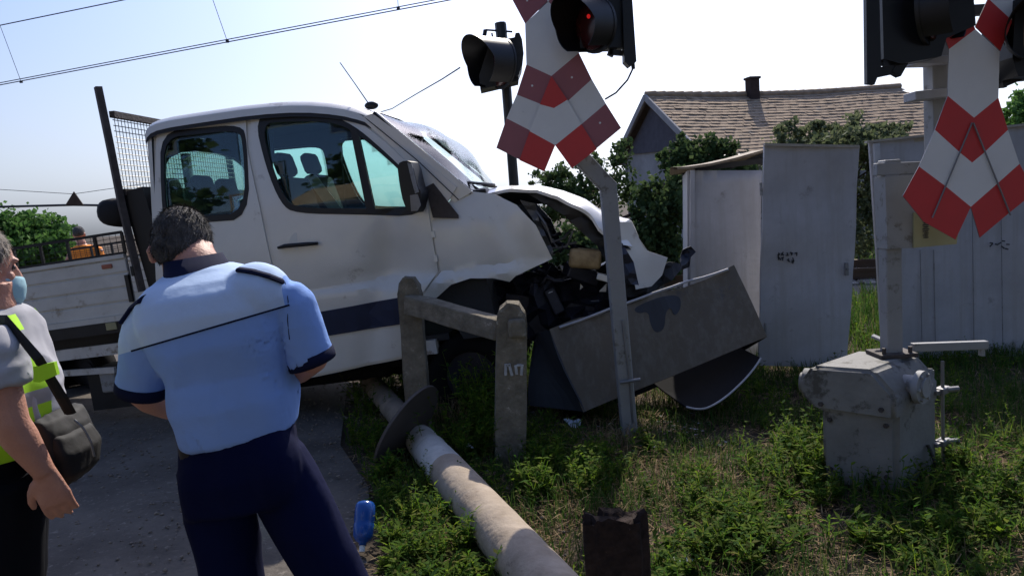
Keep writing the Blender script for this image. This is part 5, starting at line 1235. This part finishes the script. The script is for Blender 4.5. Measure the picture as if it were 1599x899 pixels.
def hairdo(hb, rt, P, f, u, n, mt=None):
    """scalp volume plus short strands lying along it, one mesh"""
    me = remesh(hb, .006, 3, lambda co: .0015*noise.noise(co*90))
    me.calc_loop_triangles() if hasattr(me, 'calc_loop_triangles') else None
    tri = [(t.area, t.vertices[:]) for t in me.loop_triangles]; A = np.array([t[0] for t in tri]); A /= A.sum()
    idx = rng.choice(len(tri), n, p=A); V = []; Fs = []; base = len(me.vertices)
    crown = P(0, -.03, .12)
    for i in idx:
        vs_ = tri[i][1]; w_ = rng.dirichlet((1, 1, 1)); p = sum((me.vertices[v].co*float(k) for v, k in zip(vs_, w_)), Vector()); nn = sum((me.vertices[v].normal*float(k) for v, k in zip(vs_, w_)), Vector()).normalized()
        d = (p-crown); d = (d-nn*d.dot(nn)); d = d.normalized() if d.length > 1e-4 else f
        d = (d+nn*rng.uniform(.12, .5)+Vector(rng.normal(0, .28, 3))).normalized(); s_ = d.cross(nn).normalized()*.0011; l_ = rng.uniform(.010, .022)
        b = base+len(V); V += [p-s_, p+s_, p+d*l_*.6+s_*.8-nn*.001, p+d*l_*.6-s_*.8-nn*.001, p+d*l_-nn*.003]; Fs += [(b, b+1, b+2, b+3), (b+3, b+2, b+4)]
    vs2 = [tuple(v.co) for v in me.vertices]+[tuple(v) for v in V]; fs2 = [tuple(p_.vertices) for p_ in me.polygons]+Fs
    m2 = bpy.data.meshes.new('hair'); m2.from_pydata(vs2, [], fs2); m2.polygons.foreach_set('use_smooth', [True]*len(fs2)); m2.update()
    return link('hair', m2, [mt or M['hair']], rt)
def officer():
    Y = 2.0
    T = R(10); RX = CR*math.cos(T)+CU*math.sin(T); FW = Vector((0, 1, 0)); S = Y/FOC
    J = lambda px, py, dy=0: at(px, py, Y+dy)
    feet = J(420, 1275); rt = root('person', (feet.x, Y, 0), 'person seen from behind in light blue uniform shirt and navy trousers', 'person')
    def sec(px, py, hw, hd, dy=0, tilt=None):
        rx = RX if tilt is None else (CR*math.cos(R(tilt))+CU*math.sin(R(tilt)))
        return (J(px, py, dy), rx*hw*.94*S, FW*hd)
    torso = [sec(373, 676, 96, .134, .02), sec(372, 658, 99, .138, .02), sec(371, 630, 101, .146, .02), sec(361, 580, 103, .145, .02), sec(347, 530, 113, .148, .0), sec(336, 485, 122, .142, -.005), sec(328, 458, 120, .125, .0), sec(322, 440, 100, .105, .02), sec(315, 428, 74, .085, .05), sec(311, 419, 52, .07, .07)]
    # --- body : head, neck, arms, hands, trunk and legs in one skin
    mb = MB()
    loft(mb, [(c, X*.93, Y_*.93) for c, X, Y_ in torso], 24)
    hc = J(286, 393, .12)
    fwd = Vector((-.07, .86, -.50)); up = CU*1.0+CR*-.05+Vector((0, .5, 0))
    P, rot, x, f, u = head(mb, hc, fwd, up, .93)
    mb.tube([J(312, 436, .05), J(306, 416, .07), J(296, 398, .10)], [.072, .068, .064], 18)
    # arms
    sl = J(238, 492, .0); el = J(221, 610, .02); wl = J(262, 640, .27)
    sr = J(446, 462, .0); er = J(486, 562, .02); wr = J(430, 596, .26)
    for s_, e_, w_ in ((sl, el, wl), (sr, er, wr)):
        mb.tube([s_, s_.lerp(e_, .5), e_, e_.lerp(w_, .35), w_], [.058, .052, .046, .045, .030], 16)
    hand(mb, wl, (.45, .9, .1), (.6, -.2, .7), .95, .8, -1); hand(mb, wr, (-.5, .85, .15), (-.6, -.2, .7), .95, .8, 1)
    hl, kl, al = J(334, 725, .02), J(370, 950, .0), J(385, 1235, .03)
    hr_, kr, ar = J(424, 715, .02), J(545, 945, .02), J(600, 1215, .05)
    for a, k, b in ((hl, kl, al), (hr_, kr, ar)): mb.tube([a, a.lerp(k, .5), k, k.lerp(b, .4), b], [.085, .078, .060, .060, .042], 16)
    body = link('body', remesh(mb, .0065, 5), [M['skin']], rt)
    facepaint(rt, P, rot, x, f, u, .93)
    # hair cap: back and sides, short, greying
    hb = MB(); ellip(hb, P(0, -.020, .036), (.084*.93, .103*.93, .098*.93), rot, 22); ellip(hb, P(0, -.058, -.012), (.070*.93, .056*.93, .062*.93), rot, 16)
    for sg in (-1, 1): ellip(hb, P(sg*.066, -.012, .008), (.018, .040, .040), rot, 10)
    hairdo(hb, rt, P, f, u, 7000)
    # --- shirt
    wa, wb = wrk(.008, 5, 3, (1, 1, .8)), wrk(.0022, 12, 8, (1.2, 1, .5))
    sb = MB(); loft(sb, [(c, X*1.0, Y_*1.04) for c, X, Y_ in torso[0:1]+torso[1:]], 28)
    loft(sb, [sec(372, 652, 98, .140, .02), sec(366, 622, 101, .152, .015), sec(358, 585, 98, .145, .01)], 24)
    for s_, e_ in ((sl, el), (sr, er)):
        d = (e_-s_); mb_pts = [s_-d*.12, s_+d*.12, s_+d*.45, s_+d*.80, s_+d*.97]
        sb.tube(mb_pts, [.045, .067, .067, .064, .064], 18)
    # shoulder blades fabric volume
    ellip(sb, J(268, 490, -.02), (.09, .10, .09)); ellip(sb, J(402, 462, -.02), (.09, .10, .09))
    sm = remesh(sb, .0075, 7, lambda co: (wa(co)+wb(co))*min(1.3, max(.35, (1.62-co.z)*4)))
    p1, p2 = J(205, 548), J(452, 476); sn = (p2-p1).cross(p1-CAM).normalized(); sn = sn if sn.z > 0 else -sn
    bm0 = bmesh.new(); bm0.from_mesh(sm)
    for co_, no_ in ((p1, sn), (sr+RX*.012, RX), (sl-RX*.10, RX)):
        bmesh.ops.bisect_plane(bm0, geom=bm0.verts[:]+bm0.edges[:]+bm0.faces[:], plane_co=co_, plane_no=no_)
    bm0.to_mesh(sm); bm0.free(); sm.polygons.foreach_set('use_smooth', [True]*len(sm.polygons))
    # assign yoke by geometry: faces above a line on the back are pale
    me = sm; me.materials.clear()
    sh = link('shirt', me, [M['shirt'], M['yoke']], rt)
    def proj(co):
        v = Vector(co)-CAM; z = v.dot(_f); return 799.5+FOC*v.dot(CR)/z, 449.5-FOC*v.dot(CU)/z
    # the yoke seam is a plane through the seam's ends and the depth direction of the body
    armn_l = (J(212, 560)-J(238, 470)); 
    inv = WM[sh.name].inverted(); wmx = WM[sh.name]
    def inarm(c):
        for s_, e_, sg in ((sl, el, -1), (sr, er, 1)):
            ax = RX*sg
            if (c-s_).dot(ax) > .018: return True
        return False
    mi = []
    for p in me.polygons:
        c = wmx @ p.center
        mi.append(1 if ((c-p1).dot(sn) > 0 and (c-sr).dot(RX) < .012 and (c-sl).dot(RX) > -.10) else 0)
    me.polygons.foreach_set('material_index', mi)
    # piping along the seam: sample the shirt surface from behind
    from mathutils.bvhtree import BVHTree
    bm = bmesh.new(); bm.from_mesh(me); bv = BVHTree.FromBMesh(bm)
    def surf(px, py, off=.002):
        o = inv @ CAM; d = ray(px, py).normalized(); h = bv.ray_cast(o, d)
        if h[0] is None: return None
        return wmx @ (h[0]-d*off)
    def onto(name, pix, r_, mt, parent=sh, off=.001):
        q = [surf(*p, off) for p in pix]; q = [p for p in q if p is not None]
        if len(q) > 1: mb = MB(); mb.tube(q, r_, 6); mb.build(name, mt, parent)
    ln = [(proj(p1)[0]+(proj(p2)[0]-proj(p1)[0])*k/49, proj(p1)[1]+(proj(p2)[1]-proj(p1)[1])*k/49) for k in range(0, 50)]
    onto('piping', ln, .0026, M['cuff'])
    onto('armhole_seam', [(445, 440), (450, 470), (449, 500), (452, 530)], .0012, M['cuff'])
    # epaulettes
    for pix in ([(192, 498), (199, 484), (210, 472), (224, 461)], [(374, 416), (395, 419), (420, 426), (440, 434)]):
        mb = MB(); q = [surf(px, py+5, -.002) for px, py in pix]; q = [p for p in q if p]
        if len(q) > 2: mb.tube(q, .019, 8, flat=.4); mb.build('epaulette', M['cuff'], sh)
    # cuffs
    for s_, e_ in ((sl, el), (sr, er)):
        d = (e_-s_).normalized(); mb = MB(); mb.tube([e_-d*.022, e_-d*.0, e_+d*.010], [.0700, .0700, .067], 24); mb.build('cuff', M['cuff'], sh, smooth=True)
    # collar
    mb = MB(); ca = J(312, 427, .05); cb = J(302, 404, .075); ax = (cb-ca)
    vs = []; n = 28
    for k in range(n):
        t = 2*math.pi*k/n; o_ = RX*math.cos(t)*1+FW*math.sin(t)
        vs += [ca+o_*.096+Vector((0, 0, -.016)), cb+o_*.078+Vector((0, 0, .004)), cb+o_*.071, ca+o_*.074]
    fs = []
    for k in range(n):
        a = k*4; b = ((k+1) % n)*4
        for i in range(3): fs.append((a+i, b+i, b+i+1, a+i+1))
    mb.add(vs, fs); mb.build('collar', M['cuff'], sh, smooth=True)
    # --- trousers
    tb = MB(); loft(tb, [sec(380, 780, 92, .13, .0), sec(376, 730, 97, .14, .0), sec(373, 682, 95, .132, .015), sec(371, 664, 94, .13, .02)], 24)
    ellip(tb, J(338, 742, -.045), (.085, .085, .12)); ellip(tb, J(420, 730, -.045), (.085, .085, .12))
    for a, k, b in ((hl, kl, al), (hr_, kr, ar)): tb.tube([a, a.lerp(k, .35), a.lerp(k, .75), k, k.lerp(b, .4), b], [.092, .093, .083, .078, .078, .070], 20)
    tr = link('trousers', remesh(tb, .0085, 6, wrk(.010, 7, 9)), [M['pants']], rt)
    mb = MB(); c0 = J(373, 680, .02); vs = []
    ringp = [c0+RX*math.cos(t)*93*S+FW*math.sin(t)*.130 for t in [2*math.pi*k/40 for k in range(40)]]
    loft(mb, [sec(373, 690, 95.5, .1335, .017), sec(372, 668, 96, .1335, .02)], 40); mb.build('belt', M['black'], tr, sharp=40)
    for a, k in ((al, -1), (ar, 1)):
        mb = MB(); a = Vector((a.x, a.y, 0)); ellip(mb, a+Vector((.01*k, .07, .045)), (.05, .14, .045)); ellip(mb, a+Vector((0, 0, .06)), (.045, .06, .07)); o = link('shoe', remesh(mb, .01, 3), [M['black']], rt)
    bm.free()
officer()

def bystander():
    Y = 2.0; S = Y/FOC; J = lambda px, py, dy=0: at(px, py, Y+dy); T = R(7)
    RX = CR*math.cos(T)+CU*math.sin(T); FW = Vector((0, 1, 0))      # he faces +X : chest depth lies along RX
    rt = root('person', (J(20, 1270).x, Y, 0), 'person at the left edge in grey t-shirt and neon yellow vest, arm hanging down', 'person')
    def sec(px, py, hw, hd, dy=0): return (J(px, py, dy), RX*hw*S, FW*hd)
    torso = [sec(4, 745, 60, .155), sec(6, 705, 62, .16), sec(8, 655, 70, .16), sec(4, 610, 70, .165), sec(-8, 560, 62, .165), sec(-18, 520, 56, .165), sec(-22, 495, 48, .14), sec(-24, 480, 34, .085), sec(-24, 465, 30, .062)]
    mb = MB(); loft(mb, [(c, X*.92, Z_*.92) for c, X, Z_ in torso], 22)
    hc = J(-34, 420, .0); P, rot, x, f, u = head(mb, hc, Vector((.55, .80, -.12)), CU, .96)
    mb.tube([J(-16, 480), J(-17, 460), J(-18, 440)], [.064, .058, .058], 16)
    sh, el, wr = J(-24, 530, -.19), J(16, 662, -.20), J(70, 738, -.16)
    mb.tube([sh, sh.lerp(el, .5), el, el.lerp(wr, .3), wr], [.056, .050, .044, .042, .026], 16)
    hand(mb, wr, wr-el+Vector((-.01, 0, -.10)), Vector((-.35, .9, .1)), 1.0, .55, -1)
    sh2, el2, wr2 = J(-5, 525, .20), J(30, 650, .24), J(80, 690, .34)
    mb.tube([sh2, sh2.lerp(el2, .5), el2, wr2], [.060, .055, .047, .030], 16); hand(mb, wr2, (.8, .2, -.4), (0, -1, 0), .95, .5, 1)
    legs = ((J(2, 745, -.09), J(8, 990, -.08), J(5, 1230, -.09)), (J(8, 745, .09), J(20, 985, .09), J(30, 1215, .10)))
    for a, k, b in legs: mb.tube([a, a.lerp(k, .5), k, k.lerp(b, .4), b], [.085, .080, .060, .058, .042], 16)
    link('body', remesh(mb, .0048, 4), [M['skin']], rt); facepaint(rt, P, rot, x, f, u)
    hb = MB(); ellip(hb, P(0, -.024, .042), (.083, .098, .092), rot, 20); ellip(hb, P(0, -.060, -.005), (.070, .052, .06), rot, 14); hairdo(hb, rt, P, f, u, 5000, mat('light_brown_grey_hair', (.28, .24, .20), .8, var=.5, scale=40, col2=(.12, .10, .08)))
    mk = MB(); loft(mk, [(P(0, .058, -.115), x*.03, f*.035), (P(0, .055, -.085), x*.052, f*.058), (P(0, .052, -.05), x*.058, f*.064), (P(0, .050, -.02), x*.050, f*.060)], 18); link('face_mask', remesh(mk, .006, 3), [mat('pale_blue_mask', (.35, .55, .62), .9)], rt)
    tb = MB(); loft(tb, [(c, X*1.03, Z_*1.02) for c, X, Z_ in torso[1:-1]], 24)
    for s_, e_ in ((sh, el), (sh2, el2)): d = e_-s_; tb.tube([s_-d*.1, s_+d*.1, s_+d*.4, s_+d*.58], [.05, .074, .074, .074], 16)
    link('tshirt', remesh(tb, .0075, 6, wrk(.010, 9, 1, (1, 1, 1))), [M['tee']], rt)
    # vest: shell outside the shirt, open at the chest
    vb = MB(); vs = []; n = 40; rows = torso[1:-2]; dens = []
    for i in range(len(rows)-1):
        for k in range(4): a, b = rows[i], rows[i+1]; dens.append(tuple(a[j].lerp(b[j], k/4) for j in range(3)))
    dens.append(rows[-1]); arc = [R(-2)+R(-290)*k/(n-1) for k in range(n)]
    for c, X, Z_ in dens:
        for t in arc:
            ct, st = math.cos(t), math.sin(t); ww = .006*math.sin(t*9+c.z*12)
            a = math.copysign(abs(ct)**.87, ct); b = math.copysign(abs(st)**.87, st); vs.append(c+X*a*1.10+Z_*b*1.10+(X*a+Z_*b).normalized()*ww)
    fs = []; mi = []
    for i in range(len(dens)-1):
        z = dens[i][0].z
        band = i in (6, 7, 14, 15)
        for k in range(n-1): fs.append((i*n+k, i*n+k+1, (i+1)*n+k+1, (i+1)*n+k)); mi.append(1 if band else 0)
    vb.v = [Vector(v) for v in vs]; vb.f = fs; vb.m = mi
    vest = vb.build('vest', [M['neon'], M['refl']], rt, smooth=True)
    mb = MB(); mb.prism([J(52, 572, -.21), J(84, 565, -.21), J(89, 585, -.21), J(62, 597, -.21), J(52, 596, -.21)], (0, .012, 0)); mb.build('vest_flap', M['neon'], vest)
    pb = MB(); loft(pb, [sec(4, 800, 58, .15), sec(6, 745, 62, .16), sec(8, 700, 62, .165)], 22)
    for a, k, b in legs: pb.tube([a, a.lerp(k, .35), a.lerp(k, .75), k, k.lerp(b, .4), b], [.105, .100, .088, .080, .076, .070], 18)
    link('trousers', remesh(pb, .0085, 5, wrk(.006, 7, 4)), [M['bpants']], rt)
    for a in (legs[0][2], legs[1][2]):
        mb = MB(); a = Vector((a.x, a.y, 0)); ellip(mb, a+Vector((.07, 0, .045)), (.14, .05, .045)); ellip(mb, a+Vector((0, 0, .06)), (.06, .045, .07)); link('shoe', remesh(mb, .01, 3), [M['black']], rt)
    # shoulder bag
    bg_ = root('shoulder_bag', J(120, 752, -.02), "black nylon shoulder bag at the hip of the person in the neon vest", 'bag')
    mb = MB(); rx = (CR*math.cos(R(-14))+CU*math.sin(R(-14))); 
    loft(mb, [(J(106, 748, -.02), rx*.022, FW*.08), (J(104, 730, -.02), rx*.044, FW*.10), (J(100, 692, -.02), rx*.056, FW*.11), (J(96, 658, -.02), rx*.042, FW*.10), (J(94, 644, -.02), rx*.020, FW*.10)], 22, power=3)
    link('bag_body', remesh(mb, .006, 3, wrk(.003, 14, 2)), [M['bag']], bg_)
    mb = MB(); loft(mb, [(J(120, 742, -.03), rx*.012, FW*.06), (J(122, 725, -.03), rx*.030, FW*.085), (J(120, 692, -.03), rx*.036, FW*.09), (J(112, 670, -.03), rx*.022, FW*.08)], 18, power=3); link('front_pocket', remesh(mb, .006, 2, wrk(.003, 16, 5)), [M['bag']], bg_)
    mb = MB(); mb.tube([J(110, 645, -.08), J(96, 620, -.16), J(60, 560, -.215), J(10, 500, -.16), J(-30, 500, .0)], .014, 6, flat=.3); mb.build('strap', M['bag'], bg_)
    mb = MB(); mb.tube([J(116, 655, -.165), J(130, 668, -.160), J(142, 690, -.155), J(147, 712, -.15)], .003, 6); mb.build('zip', M['steel'], bg_)
bystander()

def worker():
    Y = 11.5; J = lambda px, py, dy=0: at(px, py, Y+dy); b = J(140, 520); S = Y/FOC
    rt = root('person', (b.x, Y, 0), 'distant person in a bright orange vest standing behind the flatbed side rail', 'person')
    X = Vector((1, 0, 0)); F = Vector((0, 1, 0))
    mb = MB(); P, rot, x, f, u = head(mb, J(124, 366), (-.2, 1, 0), (0, 0, 1), 1)
    z0 = J(135, 402).z; cx = b.x
    loft(mb, [((cx, Y, .85), X*.17, F*.12), ((cx, Y, 1.1), X*.16, F*.11), ((J(136, 395).x, Y, z0), X*.21, F*.12), ((J(133, 383).x, Y, z0+.14), X*.20, F*.10), ((J(127, 376).x, Y, z0+.2), X*.07, F*.06), ((J(125, 370).x, Y, z0+.28), X*.055, F*.055)], 16)
    for sg in (-1, 1): 
        mb.tube([(cx+sg*.09, Y, .9), (cx+sg*.10, Y, .5), (cx+sg*.10, Y, .06)], [.09, .07, .05], 12); mb.tube([(J(134, 385).x+sg*.21, Y, z0+.12), (cx+sg*.27, Y, z0-.18), (cx+sg*.24, Y+.12, z0-.40)], [.055, .045, .035], 10)
        hand(mb, (cx+sg*.24, Y+.12, z0-.40), (0, .3, -1), (-sg, 0, 0), 1, .5, sg)
        ellip(mb, (cx+sg*.10, Y+.05, .05), (.05, .13, .05))
    link('body', remesh(mb, .014, 3), [M['skin']], rt)
    hb = MB(); ellip(hb, P(0, -.02, .036), (.083, .10, .097), rot, 16); link('hair', remesh(hb, .01, 2), [M['hair']], rt)
    vb = MB(); loft(vb, [((cx, Y, .82), X*.18, F*.13), ((cx, Y, 1.1), X*.18, F*.13), ((J(136, 395).x, Y, z0), X*.255, F*.14), ((J(133, 383).x, Y, z0+.14), X*.24, F*.115), ((J(128, 377).x, Y, z0+.19), X*.09, F*.08)], 16)
    link('vest', remesh(vb, .012, 3, wrk(.01, 6)), [M['orange']], rt)
    pb = MB()
    for sg in (-1, 1): pb.tube([(cx+sg*.09, Y, .95), (cx+sg*.10, Y, .5), (cx+sg*.10, Y, .08)], [.11, .09, .08], 12)
    link('trousers', remesh(pb, .016, 3), [M['bpants']], rt)
worker()

# ================================================================== WEEDS, GRASS, STRAW
def ok_spot(x, y):
    e = np.interp(y, [-1, 1.2, 2.6, 3.4, 4.3, 5.2, 7, 9, 11, 14, 18], [-1.15, -.95, -.62, -.70, -.95, -1.3, -1.6, -1.7, -1.9, -2.2, -2.6])
    return x > e+.02
def blades(name, label, n, xr, yr, h, wd, matl, flop=.5, dens=None, kind='stuff', cat='grass'):
    x = rng.uniform(*xr, n); y = rng.uniform(*yr, n)
    k = np.array([ok_spot(a, b) for a, b in zip(x, y)])
    from mathutils import noise as nz
    if dens: k &= np.array([nz.noise(Vector((a*dens[0], b*dens[0], dens[2])))+dens[1] > rng.uniform(-.25, .25) for a, b in zip(x, y)])
    x, y = x[k], y[k]; n = len(x)
    hh = rng.uniform(h[0], h[1], n)**1.0; a = rng.uniform(0, 2*np.pi, n); fl = rng.uniform(.1, 1, n)*flop
    dx, dy = np.cos(a), np.sin(a); sx, sy = -dy, dx; w_ = rng.uniform(.6, 1.3, n)*wd
    def P(t, wf):
        r_ = hh*fl*t**1.8; z = hh*t*(1-.35*fl*t); cx, cy = x+dx*r_, y+dy*r_
        return np.stack([cx-sx*w_*wf, cy-sy*w_*wf, z], 1), np.stack([cx+sx*w_*wf, cy+sy*w_*wf, z], 1)
    L0, R0 = P(0, 1); L1, R1 = P(.45, .85); L2, R2 = P(.78, .5); T0, T1 = P(1.0, .04)
    V = np.stack([L0, R0, R1, L1, L2, R2, T0, T1], 1).reshape(-1, 3)
    b = (np.arange(n)*8)[:, None]; F = np.concatenate([b+np.array([0, 1, 2, 3]), b+np.array([3, 2, 5, 4]), b+np.array([4, 5, 7, 6])])
    me = npmesh(name, V, F); tag(link(name, me, [matl]), label, cat, kind=kind)
blades('grass', 'green and yellowing grass growing over the verge around the posts', 60000, (-1.3, 5.0), (2.3, 6.8), (.03, .17), .0030, M['grass'], .9, (1.7, .16, 3))
blades('rail_grass', 'grass growing along the track beyond the cabinets', 26000, (-1.5, 10), (6.6, 10.2), (.08, .35), .006, M['grass'], .6, (1.2, .15, 7))
blades('far_grass', 'rough grass on the far side of the railway line', 22000, (-22, 16), (13.0, 24), (.15, .5), .014, M['grass'], .6)
def straw():
    n = 24000; x = rng.uniform(-1.2, 4.0, n); y = rng.uniform(2.3, 7, n)
    k = np.array([ok_spot(a, b) for a, b in zip(x, y)]); x, y = x[k], y[k]; n = len(x)
    a = rng.uniform(0, 2*np.pi, n); l = rng.uniform(.03, .13, n); z = rng.uniform(.0, .045, n); dz = rng.normal(0, .018, n); w_ = rng.uniform(.0010, .0026, n)
    dx, dy = np.cos(a)*l, np.sin(a)*l; sx, sy = -np.sin(a)*w_, np.cos(a)*w_
    V = np.stack([np.stack([x-sx, y-sy, z], 1), np.stack([x+sx, y+sy, z], 1), np.stack([x+dx+sx, y+dy+sy, z+dz+.004], 1), np.stack([x+dx-sx, y+dy-sy, z+dz+.004], 1)], 1).reshape(-1, 3)
    me = npmesh('straw', V, np.arange(n*4).reshape(-1, 4)); tag(link('straw', me, [M['dry']]), 'dry brown straw and litter lying between the weeds', 'straw', kind='stuff')
straw()
def weeds():
    V = []; F = []; nb = 0; SV = []; SF = []; ns = 0
    def plant(x, y, h, ns_, lf, ll):
        nonlocal nb, ns
        kind = rng.random(); ll = ll*(.7 if kind < .4 else 1.0 if kind < .75 else 1.7); wk = (.30 if kind < .4 else .24 if kind < .75 else .12); lf = max(4, int(lf*(1.3 if kind < .4 else 1 if kind < .75 else .8)))
        for s in range(ns_):
            a = rng.uniform(0, 2*np.pi); tl_ = rng.uniform(.08, .55); hh = h*rng.uniform(.6, 1.1); k = int(lf*rng.uniform(.7, 1.2))
            t = np.linspace(.12, 1, k); cx = x+rng.normal(0, .015)+np.cos(a)*hh*tl_*t**1.4; cy = y+rng.normal(0, .015)+np.sin(a)*hh*tl_*t**1.4; cz = hh*t*(1-.2*tl_)
            C = np.stack([cx, cy, cz], 1)
            for rep in range(2):
                az = rng.uniform(0, 2*np.pi, k)+t*9+rep*np.pi; el = rng.uniform(.1, .9, k)
                d = np.stack([np.cos(az)*np.cos(el), np.sin(az)*np.cos(el), np.sin(el)], 1); L_ = (ll*rng.uniform(.6, 1.2, k)*(1.1-.5*t))[:, None]
                s_ = np.stack([-np.sin(az), np.cos(az), np.zeros(k)], 1); dn = np.array([0, 0, -.18])
                w_ = rng.uniform(.7, 1.2)*wk
                V.append(np.stack([C, C+d*L_*.4+s_*L_*w_, C+d*L_+dn*L_, C+d*L_*.4-s_*L_*w_], 1).reshape(-1, 3)); nb += k
            # stem
            w2 = .0016
            for i in range(0, k-2, 2):
                p, q = C[i], C[i+2]; SV.append([p+[w2, 0, 0], p-[w2, 0, 0], q-[w2, 0, 0], q+[w2, 0, 0]]); ns += 1
    # distinct clumps where the photograph shows them
    for px, py, h, n_, r_ in ((755, 690, .55, 18, .09), (735, 720, .36, 14, .12), (770, 665, .60, 14, .06), (750, 650, .5, 10, .07), (720, 770, .22, 10, .15), (590, 760, .22, 12, .12), (560, 700, .30, 14, .22), (620, 790, .22, 12, .12), (650, 830, .22, 14, .14),
                              (860, 740, .26, 14, .16), (900, 765, .24, 12, .14), (930, 745, .22, 10, .15), (840, 780, .24, 10, .12), (870, 715, .22, 8, .1), (1110, 780, .20, 10, .10), (1135, 810, .18, 12, .12), (1100, 850, .18, 12, .14), (1140, 850, .2, 10, .1), (1170, 880, .2, 10, .1),
                              (1210, 740, .26, 12, .14), (1240, 760, .24, 10, .12), (1265, 720, .34, 12, .08), (1280, 745, .28, 8, .06), (1520, 790, .24, 12, .14), (1560, 800, .24, 12, .14), (1590, 770, .26, 10, .14), (1540, 850, .2, 10, .14), (1500, 740, .2, 8, .1),
                              (1060, 890, .16, 8, .1), (1040, 900, .16, 8, .08), (700, 860, .18, 12, .14), (720, 900, .18, 14, .16), (650, 900, .16, 10, .1), (600, 880, .14, 10, .1), (1000, 705, .16, 8, .12), (1400, 860, .16, 10, .2), (1300, 820, .16, 8, .16), (1450, 880, .14, 10, .2),
                              (820, 700, .2, 8, .12), (520, 640, .3, 14, .25), (560, 640, .3, 10, .2), (1345, 640, .25, 10, .2)):
        g = gr(px, py)
        for _ in range(n_):
            x, y = g.x+rng.normal(0, r_), g.y+rng.normal(0, r_)
            if ok_spot(x, y): plant(x, y, h*rng.uniform(.5, 1.1), rng.integers(2, 6), 9, .062)
    # general cover, dense behind and at right
    from mathutils import noise as nz
    for _ in range(2600):
        x, y = rng.uniform(-1.4, 5.0), rng.uniform(2.4, 7.2)
        if not ok_spot(x, y): continue
        thin = (.0 if (.2 < x < 1.5) else .1)+.9*min(1, max(0, (x-1.5)/1.2)) if y > 3.2 else .2
        if nz.noise(Vector((x*1.4, y*1.4, 5)))+thin*.5 < rng.uniform(-.1, .5): continue
        plant(x, y, rng.uniform(.07, .22), rng.integers(1, 4), 7, .045)
    for _ in range(500):
        x, y = rng.uniform(-1.4, 9.0), rng.uniform(6.8, 9.8); plant(x, y, rng.uniform(.15, .35), rng.integers(2, 4), 8, .06)
    Vn = np.concatenate(V); me = npmesh('weeds', Vn, np.arange(len(Vn)).reshape(-1, 4)); tag(link('weeds', me, [M['leafg']]), 'leafy green weeds covering the verge around the posts and machine', 'weeds', kind='stuff')
    Sn = np.array(SV).reshape(-1, 3); me = npmesh('weed_stems', Sn, np.arange(len(Sn)).reshape(-1, 4)); tag(link('weed_stems', me, [M['leafg']]), 'thin green stems of the weeds on the verge', 'weeds', kind='stuff')
weeds()
def dry_clumps():
    V = []
    for px, py, n_, r_, h in ((700, 660, 300, .16, .20), (740, 640, 200, .14, .22), (690, 620, 200, .15, .16), (965, 700, 160, .10, .16), (940, 715, 160, .14, .12), (1180, 780, 260, .22, .07), (1160, 860, 240, .22, .06), (1000, 760, 240, .25, .09), (470, 880, 160, .14, .05), (620, 870, 200, .2, .08), (1330, 840, 150, .25, .08), (880, 830, 260, .2, .10), (1050, 740, 260, .25, .08)):
        g = gr(px, py)
        for _ in range(n_):
            x, y = g.x+rng.normal(0, r_), g.y+rng.normal(0, r_)
            if not ok_spot(x, y): continue
            a = rng.uniform(0, 6.28); t_ = rng.uniform(.2, 1.6); hh = h*rng.uniform(.4, 1.2); w_ = .0016
            p0 = np.array([x, y, 0]); p1_ = p0+np.array([np.cos(a)*hh*t_*.4, np.sin(a)*hh*t_*.4, hh*.7]); p2_ = p1_+np.array([np.cos(a)*hh*t_*.6, np.sin(a)*hh*t_*.6, hh*.15]); s_ = np.array([-np.sin(a), np.cos(a), 0])*w_
            V += [p0-s_, p0+s_, p1_+s_, p1_-s_, p1_-s_, p1_+s_, p2_+s_*.4, p2_-s_*.4]
    V = np.array(V); me = npmesh('dry_grass', V, np.arange(len(V)).reshape(-1, 4)); tag(link('dry_grass', me, [M['dry']]), 'dry brown grass stalks standing and fallen among the weeds', 'dry grass', kind='stuff')
dry_clumps()
def pebbles():
    n = 5000; x = rng.uniform(-4, .2, n); y = rng.uniform(2.4, 9, n); s = rng.uniform(.003, .012, n)*rng.uniform(.5, 1.6, n)
    base = np.array([[0, 0, .7], [1, 0, 0], [0, 1, 0], [-1, 0, 0], [0, -1, 0], [0, 0, -.7]], float); tri = np.array([[0, 1, 2], [0, 2, 3], [0, 3, 4], [0, 4, 1], [5, 2, 1], [5, 3, 2], [5, 4, 3], [5, 1, 4]])
    C = np.stack([x, y, np.full(n, .022)], 1); V = (base[None]*rng.uniform(.5, 1.5, (n, 6, 3))*s[:, None, None]+C[:, None]).reshape(-1, 3)
    me = npmesh('pebbles', V, (tri[None]+(np.arange(n)*6)[:, None, None]).reshape(-1, 3)); tag(link('pebbles', me, [M['stone']]), 'small stones and grit scattered over the dirt road', 'pebbles', kind='stuff')
pebbles()
